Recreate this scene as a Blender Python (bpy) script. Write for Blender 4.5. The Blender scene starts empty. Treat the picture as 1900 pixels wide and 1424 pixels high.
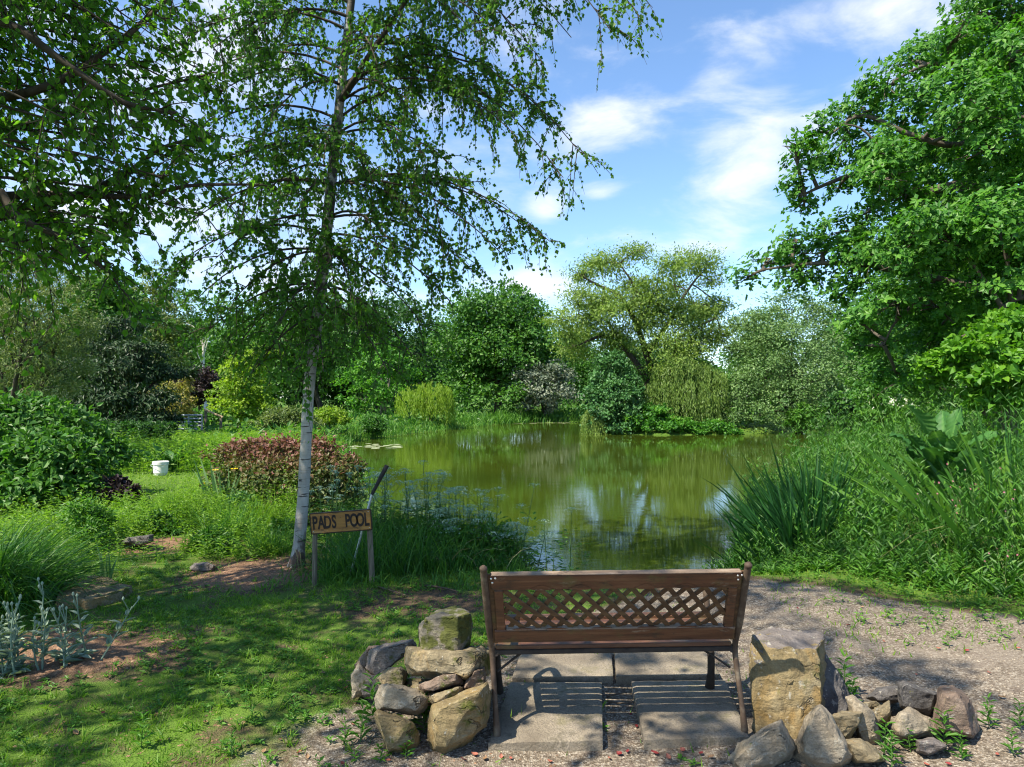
import bpy, bmesh, math, random
import numpy as np
from mathutils import Vector, Matrix, noise

# ---------------------------------------------------------------- camera, sky, sun, exposure
S = bpy.context.scene
FP, HC, YH, CX = 1267.0, 1.6, 735.0, 950.0          # focal length in photo pixels, eye height, horizon row
cam_d = bpy.data.cameras.new('camera'); cam = bpy.data.objects.new('camera', cam_d)
S.collection.objects.link(cam); S.camera = cam
cam.location = (0, 0, HC); cam.rotation_euler = (math.radians(90), 0, 0)
cam_d.sensor_width = 36.0; cam_d.lens = 36.0*FP/1900.0
cam_d.shift_y = (YH-712.0)/1900.0
cam_d.clip_start = 0.05; cam_d.clip_end = 2000

SUN_EL, SUN_AZ = 52.0, 232.0                         # azimuth clockwise from +Y (view direction): behind the left shoulder
el, az = math.radians(SUN_EL), math.radians(SUN_AZ)
TO_SUN = Vector((math.sin(az)*math.cos(el), math.cos(az)*math.cos(el), math.sin(el)))
sun_d = bpy.data.lights.new('sun', 'SUN'); sun = bpy.data.objects.new('sun', sun_d); S.collection.objects.link(sun)
sun_d.energy = 5.0; sun_d.angle = math.radians(0.53); sun_d.color = (1.0, 0.92, 0.76)
sun.rotation_euler = TO_SUN.to_track_quat('Z', 'Y').to_euler()

S.view_settings.view_transform = 'Standard'; S.view_settings.look = 'None'
S.view_settings.gamma = 1.0; S.view_settings.use_curve_mapping = False
S.view_settings.exposure = 1.2
S.cycles.max_bounces = 7; S.cycles.diffuse_bounces = 4; S.cycles.glossy_bounces = 4; S.cycles.transmission_bounces = 5
S.cycles.use_denoising = True; S.cycles.filter_width = 1.15

def dirpx(px, py):
    return Vector(((px-CX)/FP, 1.0, (YH-py)/FP)).normalized()

def make_world():
    w = bpy.data.worlds.new('World'); S.world = w; w.use_nodes = True
    nt = w.node_tree; nt.nodes.clear(); N = nt.nodes.new; L = nt.links.new
    out = N('ShaderNodeOutputWorld'); bg = N('ShaderNodeBackground'); bg.inputs['Strength'].default_value = 0.11
    sky = N('ShaderNodeTexSky'); sky.sky_type = 'NISHITA'; sky.sun_disc = False
    sky.sun_elevation = el; sky.sun_rotation = az
    sky.air_density = 1.0; sky.dust_density = 0.5; sky.ozone_density = 1.3
    tc = N('ShaderNodeTexCoord')
    # thin broken fair-weather cloud: noise on the view direction, flattened so that it streaks sideways
    mp = N('ShaderNodeMapping'); mp.inputs['Scale'].default_value = (2.1, 2.1, 5.2); mp.inputs['Location'].default_value = (0.35, 0.2, 0.15)
    L(tc.outputs['Generated'], mp.inputs['Vector'])
    n1 = N('ShaderNodeTexNoise'); n1.inputs['Scale'].default_value = 3.3; n1.inputs['Detail'].default_value = 9; n1.inputs['Roughness'].default_value = 0.58
    n1.inputs['Distortion'].default_value = 0.35
    L(mp.outputs[0], n1.inputs['Vector'])
    acc = None
    def math_(op, a, b):
        m = N('ShaderNodeMath'); m.operation = op
        for i, v in enumerate((a, b)):
            if isinstance(v, (int, float)): m.inputs[i].default_value = v
            elif v is not None: L(v, m.inputs[i])
        return m.outputs[0]
    # the larger cloud banks, as soft ellipses of direction broken up by the noise
    banks = [(1130, 225, .13, .05, .95), (1400, 240, .13, .075, .95), (1590, 30, .24, .045, .85), (1340, 375, .09, .05, .8), (1020, 383, .04, .025, .9),
             (1330, 460, .13, .03, .7), (1110, 355, .05, .015, .7), (1130, 95, .06, .03, .55), (400, 60, .12, .10, 1.0), (960, 60, .07, .09, .6), (700, 330, .35, .12, .5),
             (1330, 150, .05, .02, .5), (420, 480, .3, .10, .7), (980, 520, .10, .04, .55), (1700, 110, .08, .05, .8), (820, 560, .3, .08, .5), (150, 200, .25, .15, .5)]
    for px, py, a, b, s in banks:
        c = dirpx(px, py)
        v = N('ShaderNodeVectorMath'); v.operation = 'SUBTRACT'; L(tc.outputs['Generated'], v.inputs[0]); v.inputs[1].default_value = c
        m = N('ShaderNodeVectorMath'); m.operation = 'MULTIPLY'; L(v.outputs[0], m.inputs[0]); m.inputs[1].default_value = (1/a, 1/a, 1/b)
        l = N('ShaderNodeVectorMath'); l.operation = 'LENGTH'; L(m.outputs[0], l.inputs[0])
        mr = N('ShaderNodeMapRange'); mr.interpolation_type = 'SMOOTHSTEP'
        mr.inputs['From Min'].default_value = 1.3; mr.inputs['From Max'].default_value = 0.0
        mr.inputs['To Min'].default_value = 0.0; mr.inputs['To Max'].default_value = s*0.39
        L(l.outputs['Value'], mr.inputs['Value'])
        acc = mr.outputs[0] if acc is None else math_('ADD', acc, mr.outputs[0])
    dens = math_('ADD', n1.outputs[0], acc)
    ramp = N('ShaderNodeMapRange'); ramp.interpolation_type = 'SMOOTHSTEP'
    ramp.inputs['From Min'].default_value = 0.58; ramp.inputs['From Max'].default_value = 1.06
    ramp.inputs['To Min'].default_value = 0.0; ramp.inputs['To Max'].default_value = 0.95
    L(dens, ramp.inputs['Value'])
    tn = N('ShaderNodeMixRGB'); tn.blend_type = 'MULTIPLY'; tn.inputs[0].default_value = 1; tn.inputs[2].default_value = (.82, .96, 1.08, 1); L(sky.outputs[0], tn.inputs[1])      # a clearer, bluer air than the model's
    mix = N('ShaderNodeMixRGB'); mix.inputs[2].default_value = (4.6, 4.75, 5.05, 1)
    L(ramp.outputs[0], mix.inputs[0]); L(tn.outputs[0], mix.inputs[1])
    L(mix.outputs[0], bg.inputs['Color']); L(bg.outputs[0], out.inputs['Surface'])
make_world()

# ---------------------------------------------------------------- helpers
R = np.random.default_rng(7)
def at(px, py, Y): return np.array(((px-CX)/FP*Y, Y, HC-(py-YH)/FP*Y))
def gy(py, z=0.0): return FP*(HC-z)/(py-YH)                     # distance of a ground point seen at row py
def smooth(t): t = np.clip(t, 0, 1); return t*t*(3-2*t)
def unit(v): return v/np.maximum(np.linalg.norm(v, axis=-1, keepdims=True), 1e-9)

POND = np.array([(-0.9,7.6),(0.2,7.1),(1.4,6.9),(2.3,7.0),(2.75,7.8),(3.4,9.5),(4.4,12.0),(6.2,16),(9.0,21),(13,26),(18,31),(22,36),(22,41),(17.5,41.5),(15.6,38.5),
 (14,35.6),(11,34.4),(7.5,33.8),(4.8,34.6),(4.2,37),(4.6,42),(6.5,47),(5.5,50),(1.5,49.5),(-1.5,46),(-3.2,41.5),(-5.4,35),(-7.0,29),(-6.5,24.5),(-4.9,20),(-3.6,15.5),(-2.5,12),(-1.6,9.5)])
def sdf(x, y):                                                    # signed distance to the pond's edge, positive on land
    x = np.asarray(x, float); y = np.asarray(y, float)
    d2 = np.full(x.shape, 1e18); ins = np.zeros(x.shape, bool)
    for i in range(len(POND)):
        a, b = POND[i], POND[(i+1) % len(POND)]
        e = b-a; t = np.clip(((x-a[0])*e[0]+(y-a[1])*e[1])/(e@e), 0, 1)
        d2 = np.minimum(d2, (x-a[0]-t*e[0])**2+(y-a[1]-t*e[1])**2)
        c = (a[1] > y) != (b[1] > y)
        xi = a[0]+(y-a[1])/(e[1] if e[1] else 1e-9)*e[0]
        ins ^= c & (x < xi)
    d = np.sqrt(d2); return np.where(ins, -d, d)
WATER_Z = -0.35
def gz(x, y, d=None):
    if d is None: d = sdf(x, y)
    n = 0.018*np.sin(x*2.1+0.7)*np.cos(y*1.7)+0.012*np.sin(x*4.7-y*3.1)
    n = n + 0.10*np.sin(x*0.13+1)*np.sin(y*0.11)*smooth((np.hypot(x, y)-12)/15)
    land = -0.31+(0.31+n)*smooth(d/0.95)
    return np.where(d >= 0, land, -0.31-0.7*smooth(-d/1.4))
def gz1(x, y): return float(gz(np.array([x]), np.array([y]))[0])

def mesh_from(name, V, loops, sizes, mat, attr=None, smooth_=False, face_mat=None):
    me = bpy.data.meshes.new(name)
    V = np.ascontiguousarray(V, np.float32); loops = np.ascontiguousarray(loops, np.int32).ravel()
    sizes = np.asarray(sizes, np.int32)
    me.vertices.add(len(V)); me.vertices.foreach_set('co', V.ravel())
    me.loops.add(len(loops)); me.loops.foreach_set('vertex_index', loops)
    me.polygons.add(len(sizes))
    st = np.zeros(len(sizes), np.int32); st[1:] = np.cumsum(sizes)[:-1]
    me.polygons.foreach_set('loop_start', st)
    try: me.polygons.foreach_set('loop_total', sizes)
    except Exception: pass
    for m in (mat if isinstance(mat, (list, tuple)) else [mat]): me.materials.append(m)
    if face_mat is not None: me.polygons.foreach_set('material_index', np.ascontiguousarray(face_mat, np.int32))
    if attr is not None:
        for k, v in attr.items():
            a = me.attributes.new(k, 'FLOAT', 'POINT'); a.data.foreach_set('value', np.ascontiguousarray(v, np.float32))
    me.update(calc_edges=True); me.validate()
    me.polygons.foreach_set('use_smooth', np.full(len(sizes), smooth_, bool))
    return me
def link(name, me, parent=None, **props):
    o = bpy.data.objects.new(name, me); S.collection.objects.link(o)
    if parent is not None: o.parent = parent
    for k, v in props.items(): o[k] = v
    return o
def thing(name, label, cat, loc=(0,0,0), group=None, rot=(0,0,0)):
    o = bpy.data.objects.new(name, None); S.collection.objects.link(o); o.location = loc; o.rotation_euler = rot
    o.empty_display_size = 0.1
    o['label'] = label; o['category'] = cat
    if group: o['group'] = group
    return o
def tag(o, label, cat, group=None):
    o['label'] = label; o['category'] = cat
    if group: o['group'] = group
    return o
class Acc:                                                         # collects faces that become one mesh
    def __init__(s): s.V=[]; s.L=[]; s.S=[]; s.T=[]; s.n=0
    def add(s, V, F, tint=None):                                   # F: (m,k) indices into V
        V = np.asarray(V, float).reshape(-1, 3); F = np.asarray(F, int)
        s.V.append(V); s.L.append((F+s.n).ravel()); s.S.append(np.full(len(F), F.shape[1]))
        s.T.append(np.full(len(V), 0.5) if tint is None else np.broadcast_to(tint, (len(V),)).astype(float)); s.n += len(V)
    def mesh(s, name, mat, origin=None, smooth_=False):
        V = np.concatenate(s.V)
        if origin is not None: V = V-np.asarray(origin)
        return mesh_from(name, V, np.concatenate(s.L), np.concatenate(s.S), mat, {'tint': np.concatenate(s.T)}, smooth_)
    def tris(s): return int(sum((x-2).sum() for x in s.S))

def leaves(acc, P, D, N, L, W, tint, kind='diamond', fold=0.12):
    n = len(P); D = unit(D); Sd = unit(np.cross(D, N)); N = np.cross(Sd, D)
    L = np.broadcast_to(np.asarray(L, float).reshape(-1, 1) if np.ndim(L) else L, (n, 1)); W = np.broadcast_to(np.asarray(W, float).reshape(-1, 1) if np.ndim(W) else W, (n, 1))
    tint = np.broadcast_to(tint, (n,))
    if kind == 'diamond':
        V = np.stack([P, P+D*L*.45+Sd*W*.5+N*W*fold, P+D*L-N*L*.08, P+D*L*.45-Sd*W*.5+N*W*fold], 1)
        acc.add(V, np.arange(n*4).reshape(n, 4), np.repeat(tint, 4))
    else:                                                          # ovate leaf: six points, folded on the midrib
        V = np.stack([P, P+D*L*.28+Sd*W*.46+N*W*fold, P+D*L*.62+Sd*W*.40+N*W*fold, P+D*L-N*L*.15, P+D*L*.62-Sd*W*.40+N*W*fold, P+D*L*.28-Sd*W*.46+N*W*fold], 1)
        b = np.arange(n)[:, None]*6
        acc.add(V, np.concatenate([b+[0,1,2,3], b+[0,3,4,5]]), np.repeat(tint, 6))
def blades(acc, P, D, L, W, bend, tint, k=3, side=None):
    """strips that leave P along D and bend over under their weight"""
    n = len(P); D = unit(D); L = np.broadcast_to(L, (n,))[:, None]; W = np.broadcast_to(W, (n,))[:, None]; bend = np.broadcast_to(bend, (n,))[:, None]
    if side is None:
        a = R.uniform(0, 2*np.pi, n); side = np.stack([np.cos(a), np.sin(a), np.zeros(n)], 1)
    side = unit(side-D*(side*D).sum(1, keepdims=True))
    hz = D*np.array([1,1,0]); hz = unit(hz+1e-6)
    rows = []
    for j in range(k+1):
        t = j/k
        c = P+D*L*t*(1-0.25*bend*t)+hz*L*bend*0.45*t*t-np.array([0,0,1])*L*bend*0.55*t*t
        w = W*(1-t**1.7)*.5+W*0.03
        rows += [c-side*w, c+side*w]
    V = np.stack(rows, 1); m = 2*(k+1); b = np.arange(n)[:, None]*m
    F = np.concatenate([b+[2*j, 2*j+1, 2*j+3, 2*j+2] for j in range(k)])
    acc.add(V, F, np.repeat(np.broadcast_to(tint, (n,)), m))
def tube(acc, pts, rad, sides=6, tint=.5, cap=True):
    pts = np.asarray(pts, float); n = len(pts); rad = np.broadcast_to(rad, (n,))
    T = np.gradient(pts, axis=0); T = unit(T)
    ref = np.array([0.31, 0.13, 1.0]) if abs(unit(T.mean(0))[2]) < .8 else np.array([1.0, .2, .1])
    A = unit(np.cross(T, ref)); B = np.cross(T, A)
    an = np.linspace(0, 2*np.pi, sides, endpoint=False)
    V = pts[:, None]+(A[:, None]*np.cos(an)[:, None]+B[:, None]*np.sin(an)[:, None])*rad[:, None, None]
    i = np.arange(n-1)[:, None]*sides; j = np.arange(sides)[None]; j2 = (j+1) % sides
    F = np.stack([i+j, i+j2, i+sides+j2, i+sides+j], -1).reshape(-1, 4)
    acc.add(V.reshape(-1, 3), F, tint)
    if cap:
        for e in (0, n-1):
            acc.add(V[e], [list(range(sides))] if e else [list(range(sides))[::-1]], tint)
def bez(a, b, c, n=8):
    t = np.linspace(0, 1, n)[:, None]; return (1-t)**2*np.asarray(a)+2*t*(1-t)*np.asarray(b)+t*t*np.asarray(c)
def poly(pts, n):                                                  # smooth resampling of a polyline (Catmull-Rom)
    P = np.asarray(pts, float); P = np.concatenate([[2*P[0]-P[1]], P, [2*P[-1]-P[-2]]]); m = len(P)-3
    u = np.linspace(0, m-1e-6, n); i = u.astype(int); t = (u-i)[:, None]
    a, b, c, d = P[i], P[i+1], P[i+2], P[i+3]
    return .5*(2*b+(c-a)*t+(2*a-5*b+4*c-d)*t*t+(3*b-a-3*c+d)*t**3)
def rdir(n, rng=R): return unit(rng.normal(size=(n, 3)))

# ---------------------------------------------------------------- materials
def mat(name):
    m = bpy.data.materials.new(name); m.use_nodes = True; nt = m.node_tree
    b = nt.nodes['Principled BSDF']; return m, nt, b
def ramp(nt, fac, stops, interp='LINEAR'):
    r = nt.nodes.new('ShaderNodeValToRGB'); r.color_ramp.interpolation = interp
    while len(r.color_ramp.elements) < len(stops): r.color_ramp.elements.new(0.5)
    for e, (p, c) in zip(r.color_ramp.elements, stops): e.position = p; e.color = (*c, 1)
    if fac is not None: nt.links.new(fac, r.inputs[0])
    return r.outputs[0]
def noise_(nt, scale, detail=4, rough=.55, coord='Object', vscale=None, dist=0):
    tc = nt.nodes.new('ShaderNodeTexCoord'); n = nt.nodes.new('ShaderNodeTexNoise')
    n.inputs['Scale'].default_value = scale; n.inputs['Detail'].default_value = detail; n.inputs['Roughness'].default_value = rough; n.inputs['Distortion'].default_value = dist
    src = tc.outputs[coord]
    if vscale:
        mp = nt.nodes.new('ShaderNodeMapping'); mp.inputs['Scale'].default_value = vscale; nt.links.new(src, mp.inputs[0]); src = mp.outputs[0]
    nt.links.new(src, n.inputs['Vector']); return n.outputs[0]
def mixc(nt, fac, a, b, mode='MIX'):
    m = nt.nodes.new('ShaderNodeMixRGB'); m.blend_type = mode
    for i, v in enumerate((fac, a, b)):
        if isinstance(v, (int, float)): m.inputs[i].default_value = v
        elif isinstance(v, tuple): m.inputs[i].default_value = (*v, 1)
        else: nt.links.new(v, m.inputs[i])
    return m.outputs[0]
def maprange(nt, v, a, b, c=0., d=1.):
    m = nt.nodes.new('ShaderNodeMapRange'); m.interpolation_type = 'SMOOTHSTEP'
    for k, x in zip(('From Min','From Max','To Min','To Max'), (a,b,c,d)): m.inputs[k].default_value = x
    nt.links.new(v, m.inputs['Value']); return m.outputs[0]
def bump(nt, b, h, strength=.5, dist=.01):
    n = nt.nodes.new('ShaderNodeBump'); n.inputs['Strength'].default_value = strength; n.inputs['Distance'].default_value = dist
    nt.links.new(h, n.inputs['Height']); nt.links.new(n.outputs[0], b.inputs['Normal'])
def attr(nt, name):
    a = nt.nodes.new('ShaderNodeAttribute'); a.attribute_name = name; return a.outputs['Fac']
def leaf_mat(name, cols, trans=.35, rough=.5, spec=.35, tgain=1.35):
    """cols: dark, middle, pale leaf colour, chosen leaf by leaf; light also passes through the leaf"""
    m, nt, b = mat(name)
    c = ramp(nt, attr(nt, 'tint'), [(i/(len(cols)-1), x) for i, x in enumerate(cols)])
    nt.links.new(c, b.inputs['Base Color']); b.inputs['Roughness'].default_value = rough; b.inputs['Specular IOR Level'].default_value = spec
    t = nt.nodes.new('ShaderNodeBsdfTranslucent')
    nt.links.new(mixc(nt, 1.0, c, (1.15*tgain, 1.25*tgain, .55*tgain), 'MULTIPLY'), t.inputs['Color'])
    mx = nt.nodes.new('ShaderNodeMixShader'); mx.inputs[0].default_value = trans
    nt.links.new(b.outputs[0], mx.inputs[1]); nt.links.new(t.outputs[0], mx.inputs[2])
    nt.links.new(mx.outputs[0], nt.nodes['Material Output'].inputs['Surface'])
    return m
def simple(name, stops, scale=8, rough=.8, bstr=.4, bdist=.005, vscale=None, detail=6, spec=.3, metal=0.):
    m, nt, b = mat(name); n = noise_(nt, scale, detail, .6, vscale=vscale)
    nt.links.new(ramp(nt, n, stops), b.inputs['Base Color']); b.inputs['Roughness'].default_value = rough
    b.inputs['Specular IOR Level'].default_value = spec; b.inputs['Metallic'].default_value = metal
    if bstr: bump(nt, b, n, bstr, bdist)
    return m
M = {}
M['birch_leaf'] = leaf_mat('birch leaf', [(.034,.10,.014),(.065,.165,.020),(.11,.23,.028)], .56)
M['left_leaf'] = leaf_mat('left tree leaf', [(.040,.12,.012),(.080,.20,.018),(.14,.28,.026)], .6)
M['oak_leaf'] = leaf_mat('oak leaf', [(.022,.095,.012),(.056,.182,.017),(.13,.29,.028)], .4)
M['lime_leaf'] = leaf_mat('lime green leaf', [(.05,.16,.012),(.085,.22,.015),(.15,.30,.02)], .4)
M['dark_leaf'] = leaf_mat('dark leaf', [(.014,.050,.012),(.030,.092,.018),(.065,.15,.026)], .3)
M['mid_leaf'] = leaf_mat('mid green leaf', [(.024,.085,.012),(.052,.15,.020),(.10,.215,.030)], .35)
M['willow_leaf'] = leaf_mat('yellow green willow leaf', [(.075,.14,.026),(.14,.225,.038),(.23,.31,.06)], .34)
M['sallow_leaf'] = leaf_mat('grey green sallow leaf', [(.05,.108,.030),(.095,.18,.050),(.17,.26,.09)], .25)
M['olive_leaf'] = leaf_mat('olive leaf', [(.06,.105,.032),(.115,.165,.045),(.19,.24,.07)], .3)
M['yellow_leaf'] = leaf_mat('yellow green leaf', [(.09,.18,.012),(.17,.28,.018),(.27,.36,.03)], .4)
M['bronze_leaf'] = leaf_mat('bronze leaf', [(.12,.135,.03),(.20,.20,.045),(.30,.23,.06)], .35)
M['purple_leaf'] = leaf_mat('purple leaf', [(.018,.012,.014),(.035,.022,.024),(.06,.04,.036)], .2, tgain=.8)
M['conifer_leaf'] = leaf_mat('conifer spray', [(.008,.026,.007),(.016,.045,.010),(.04,.085,.016)], .12)
M['variegated_leaf'] = leaf_mat('variegated leaf', [(.05,.085,.045),(.13,.165,.115),(.25,.27,.20)], .2)
M['ivy_leaf'] = leaf_mat('ivy leaf', [(.028,.09,.025),(.055,.15,.04),(.10,.22,.07)], .25)
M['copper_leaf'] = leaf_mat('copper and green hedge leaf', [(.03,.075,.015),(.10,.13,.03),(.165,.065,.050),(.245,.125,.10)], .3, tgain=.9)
M['reed_leaf'] = leaf_mat('reed blade', [(.022,.09,.014),(.05,.15,.02),(.11,.24,.025)], .35)
M['sword_leaf'] = leaf_mat('dark sword leaf', [(.010,.050,.014),(.018,.080,.018),(.035,.12,.022)], .25, .6, .2)
M['meadow_leaf'] = leaf_mat('bright meadow leaf', [(.06,.15,.014),(.12,.24,.016),(.21,.33,.025)], .42)
M['weed_leaf'] = leaf_mat('weed leaf', [(.030,.105,.012),(.060,.170,.016),(.12,.25,.025)], .38)
M['straw'] = leaf_mat('dry straw blade', [(.16,.13,.05),(.26,.24,.10),(.36,.33,.17)], .3, tgain=.9)
M['turf_blade'] = leaf_mat('turf blade', [(.045,.13,.010),(.105,.225,.016),(.21,.31,.035)], .45)
M['silver_leaf'] = leaf_mat('silver leaf', [(.12,.18,.13),(.20,.27,.20),(.32,.38,.30)], .15, .7, .1)
M['iris_leaf'] = leaf_mat('grey green iris leaf', [(.06,.15,.05),(.11,.22,.085),(.18,.30,.12)], .3, .4, .5)
M['cabbage_leaf'] = leaf_mat('large glossy leaf', [(.028,.10,.024),(.06,.165,.036),(.14,.27,.075)], .3, .55, .25)
M['umbel_flower'] = leaf_mat('white green umbel', [(.14,.26,.17),(.27,.40,.30),(.5,.58,.5)], .2)
M['pink_petal'] = leaf_mat('pink petal', [(.30,.07,.12),(.42,.14,.20),(.5,.28,.30)], .3, tgain=.8)
M['white_petal'] = leaf_mat('white petal', [(.6,.62,.55),(.7,.7,.62),(.78,.78,.7)], .3, tgain=.8)
M['yellow_petal'] = leaf_mat('yellow petal', [(.7,.5,.02),(.75,.55,.03),(.8,.6,.06)], .3, tgain=.8)
M['red_petal'] = leaf_mat('fallen red leaf', [(.16,.02,.02),(.28,.05,.05),(.36,.16,.10)], .2, tgain=.8)
M['brown_leaf'] = leaf_mat('dead leaf', [(.12,.06,.03),(.25,.15,.08),(.42,.32,.2)], .15, tgain=.7)
M['lily'] = leaf_mat('lily pad', [(.22,.27,.10),(.36,.40,.2),(.5,.52,.36)], .05, .3, .5)
M['bark'] = simple('dark bark', [(.3,(.028,.022,.016)),(.6,(.065,.052,.038)),(.8,(.12,.105,.08))], 14, .9, .8, .02, (1,1,.3))
M['pale_bark'] = simple('pale grey bark', [(.3,(.10,.085,.065)),(.6,(.20,.18,.145)),(.8,(.33,.31,.26))], 10, .85, .6, .02, (1,1,.35))
M['white_bark'] = simple('white birch bark', [(.3,(.35,.33,.29)),(.5,(.55,.53,.48)),(.75,(.62,.6,.55))], 9, .8, .4, .01, (1,1,3))
M['oak_bark'] = simple('grey brown oak bark', [(.3,(.05,.04,.03)),(.6,(.10,.085,.065)),(.8,(.17,.15,.12))], 12, .9, .7, .015, (1,1,.4))
M['stem'] = simple('green stem', [(.3,(.04,.09,.02)),(.7,(.10,.17,.05))], 20, .7, 0)
M['twig'] = simple('brown twig', [(.3,(.04,.028,.02)),(.7,(.09,.065,.045))], 20, .8, 0)

def birch_bark():
    m, nt, b = mat('birch bark')
    n1 = noise_(nt, 5, 6, .6, vscale=(1,1,.35)); base = ramp(nt, n1, [(.3,(.17,.15,.125)),(.45,(.30,.28,.25)),(.55,(.38,.36,.325)),(.72,(.48,.46,.43))])
    n2 = noise_(nt, 7, 3, .5, vscale=(.8,.8,5.2)); len_ = maprange(nt, n2, .60, .66)
    n2b = noise_(nt, 3, 3, .6, vscale=(1,1,22)); fine = maprange(nt, n2b, .55, .7, 0, .6)
    c = mixc(nt, len_, base, (.035,.030,.026)); c = mixc(nt, fine, c, (.20,.165,.13))
    tc = nt.nodes.new('ShaderNodeTexCoord'); sp = nt.nodes.new('ShaderNodeSeparateXYZ'); nt.links.new(tc.outputs['Object'], sp.inputs[0])
    n3 = noise_(nt, 9, 6, .65, vscale=(1,1,.5))
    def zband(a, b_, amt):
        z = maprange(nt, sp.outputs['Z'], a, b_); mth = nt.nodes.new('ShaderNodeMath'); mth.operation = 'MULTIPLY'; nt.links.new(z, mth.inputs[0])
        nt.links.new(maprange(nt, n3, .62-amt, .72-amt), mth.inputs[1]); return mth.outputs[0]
    c = mixc(nt, zband(.55, .05, .20), c, (.075,.045,.03))        # cracked brown base
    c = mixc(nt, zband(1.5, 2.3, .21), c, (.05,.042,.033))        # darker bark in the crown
    nt.links.new(c, b.inputs['Base Color']); b.inputs['Roughness'].default_value = .75; bump(nt, b, n2, .35, .012); return m
M['birch_bark'] = birch_bark()

def stone_mat(name, stops, moss=.0, ochre=.0):
    m, nt, b = mat(name)
    n1 = noise_(nt, 4.2, 7, .62, dist=.6); c = ramp(nt, n1, stops)
    n2 = noise_(nt, 9, 5, .6, vscale=(1,1,4.5)); c = mixc(nt, maprange(nt, n2, .55, .72, 0, .55), c, tuple(x*.55 for x in stops[0][1]))
    if ochre: c = mixc(nt, maprange(nt, noise_(nt, 3.1, 4, .55, dist=1), .50, .62, 0, ochre), c, (.26,.15,.035))
    c = mixc(nt, maprange(nt, noise_(nt, 48, 5, .75), .52, .72, 0, .7), c, (.055,.045,.035)); c = mixc(nt, maprange(nt, noise_(nt, 24, 5, .7), .60, .66, 0, .55), c, (.42,.40,.34))
    vo = nt.nodes.new('ShaderNodeTexVoronoi'); vo.feature = 'DISTANCE_TO_EDGE'; vo.inputs['Scale'].default_value = 2.6; tcv = nt.nodes.new('ShaderNodeTexCoord')
    wv = nt.nodes.new('ShaderNodeVectorMath'); wv.operation = 'MULTIPLY_ADD'; nz = nt.nodes.new('ShaderNodeTexNoise'); nz.inputs['Scale'].default_value = 6; nz.inputs['Detail'].default_value = 5; nt.links.new(tcv.outputs['Object'], nz.inputs['Vector'])
    nt.links.new(nz.outputs['Color'], wv.inputs[0]); wv.inputs[1].default_value = (.45,.45,.45); nt.links.new(tcv.outputs['Object'], wv.inputs[2]); nt.links.new(wv.outputs[0], vo.inputs['Vector'])
    ck = nt.nodes.new('ShaderNodeMath'); ck.operation = 'MULTIPLY'; nt.links.new(maprange(nt, vo.outputs['Distance'], .0, .022, .8, 0), ck.inputs[0]); nt.links.new(maprange(nt, noise_(nt, 3.3, 3, .6), .53, .64), ck.inputs[1])
    crack = ck.outputs[0]; c = mixc(nt, crack, c, (.05,.04,.03))
    c = mixc(nt, .5, c, ramp(nt, noise_(nt, 95, 4, .8), [(.3,(.25,.25,.25)),(.5,(.5,.5,.5)),(.7,(.8,.8,.8))]), 'OVERLAY')
    if moss:
        c = mixc(nt, maprange(nt, noise_(nt, 6.5, 5, .6), .66-moss*.25, .74-moss*.25, 0, .9), c, (.075,.085,.012))
        c = mixc(nt, maprange(nt, noise_(nt, 13, 4, .6), .69, .73, 0, .8), c, (.22,.20,.04))
    nt.links.new(c, b.inputs['Base Color']); b.inputs['Roughness'].default_value = .88; b.inputs['Specular IOR Level'].default_value = .25
    h = mixc(nt, crack, mixc(nt, .5, noise_(nt, 28, 8, .72), noise_(nt, 7, 6, .6, vscale=(1,1,3.5))), (0,0,0)); bump(nt, b, h, 1., .035); return m
M['buff_stone'] = stone_mat('buff sandstone', [(.3,(.13,.105,.065)),(.5,(.21,.17,.105)),(.7,(.31,.26,.175))], .3, .5)
M['ochre_stone'] = stone_mat('ochre sandstone', [(.3,(.135,.10,.05)),(.5,(.215,.165,.085)),(.7,(.29,.245,.155))], .35, .55)
M['grey_stone'] = stone_mat('grey violet stone', [(.3,(.10,.085,.078)),(.5,(.165,.142,.130)),(.7,(.25,.22,.20))], .2)
M['moss_stone'] = stone_mat('mossy stone', [(.3,(.10,.09,.07)),(.5,(.17,.15,.12)),(.7,(.26,.235,.20))], .85, .2)
M['pale_stone'] = stone_mat('pale stone', [(.3,(.18,.145,.10)),(.5,(.28,.235,.175)),(.7,(.38,.335,.265))], .2, .25)

M['slate_stone'] = stone_mat('dark slate stone', [(.3,(.055,.050,.050)),(.5,(.095,.088,.085)),(.7,(.16,.15,.145))], .1)
M['brown_stone'] = stone_mat('red brown stone', [(.3,(.11,.075,.055)),(.5,(.18,.13,.10)),(.7,(.27,.215,.17))], .25)
def concrete():
    m, nt, b = mat('weathered concrete')
    n1 = noise_(nt, 3, 6, .6); c = ramp(nt, n1, [(.3,(.14,.112,.08)),(.5,(.24,.20,.148)),(.72,(.34,.29,.225))])
    c = mixc(nt, maprange(nt, noise_(nt, 130, 4, .8), .46, .66, 0, .75), c, (.10,.08,.06)); c = mixc(nt, maprange(nt, noise_(nt, 11, 6, .7), .56, .66, 0, .6), c, (.10,.085,.055))
    c = mixc(nt, maprange(nt, noise_(nt, 4.3, 5, .62), .56, .70, 0, .7), c, (.15,.135,.06))
    nt.links.new(c, b.inputs['Base Color']); b.inputs['Roughness'].default_value = .92; bump(nt, b, noise_(nt, 75, 6, .75), .9, .014); return m
M['concrete'] = concrete()
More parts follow.
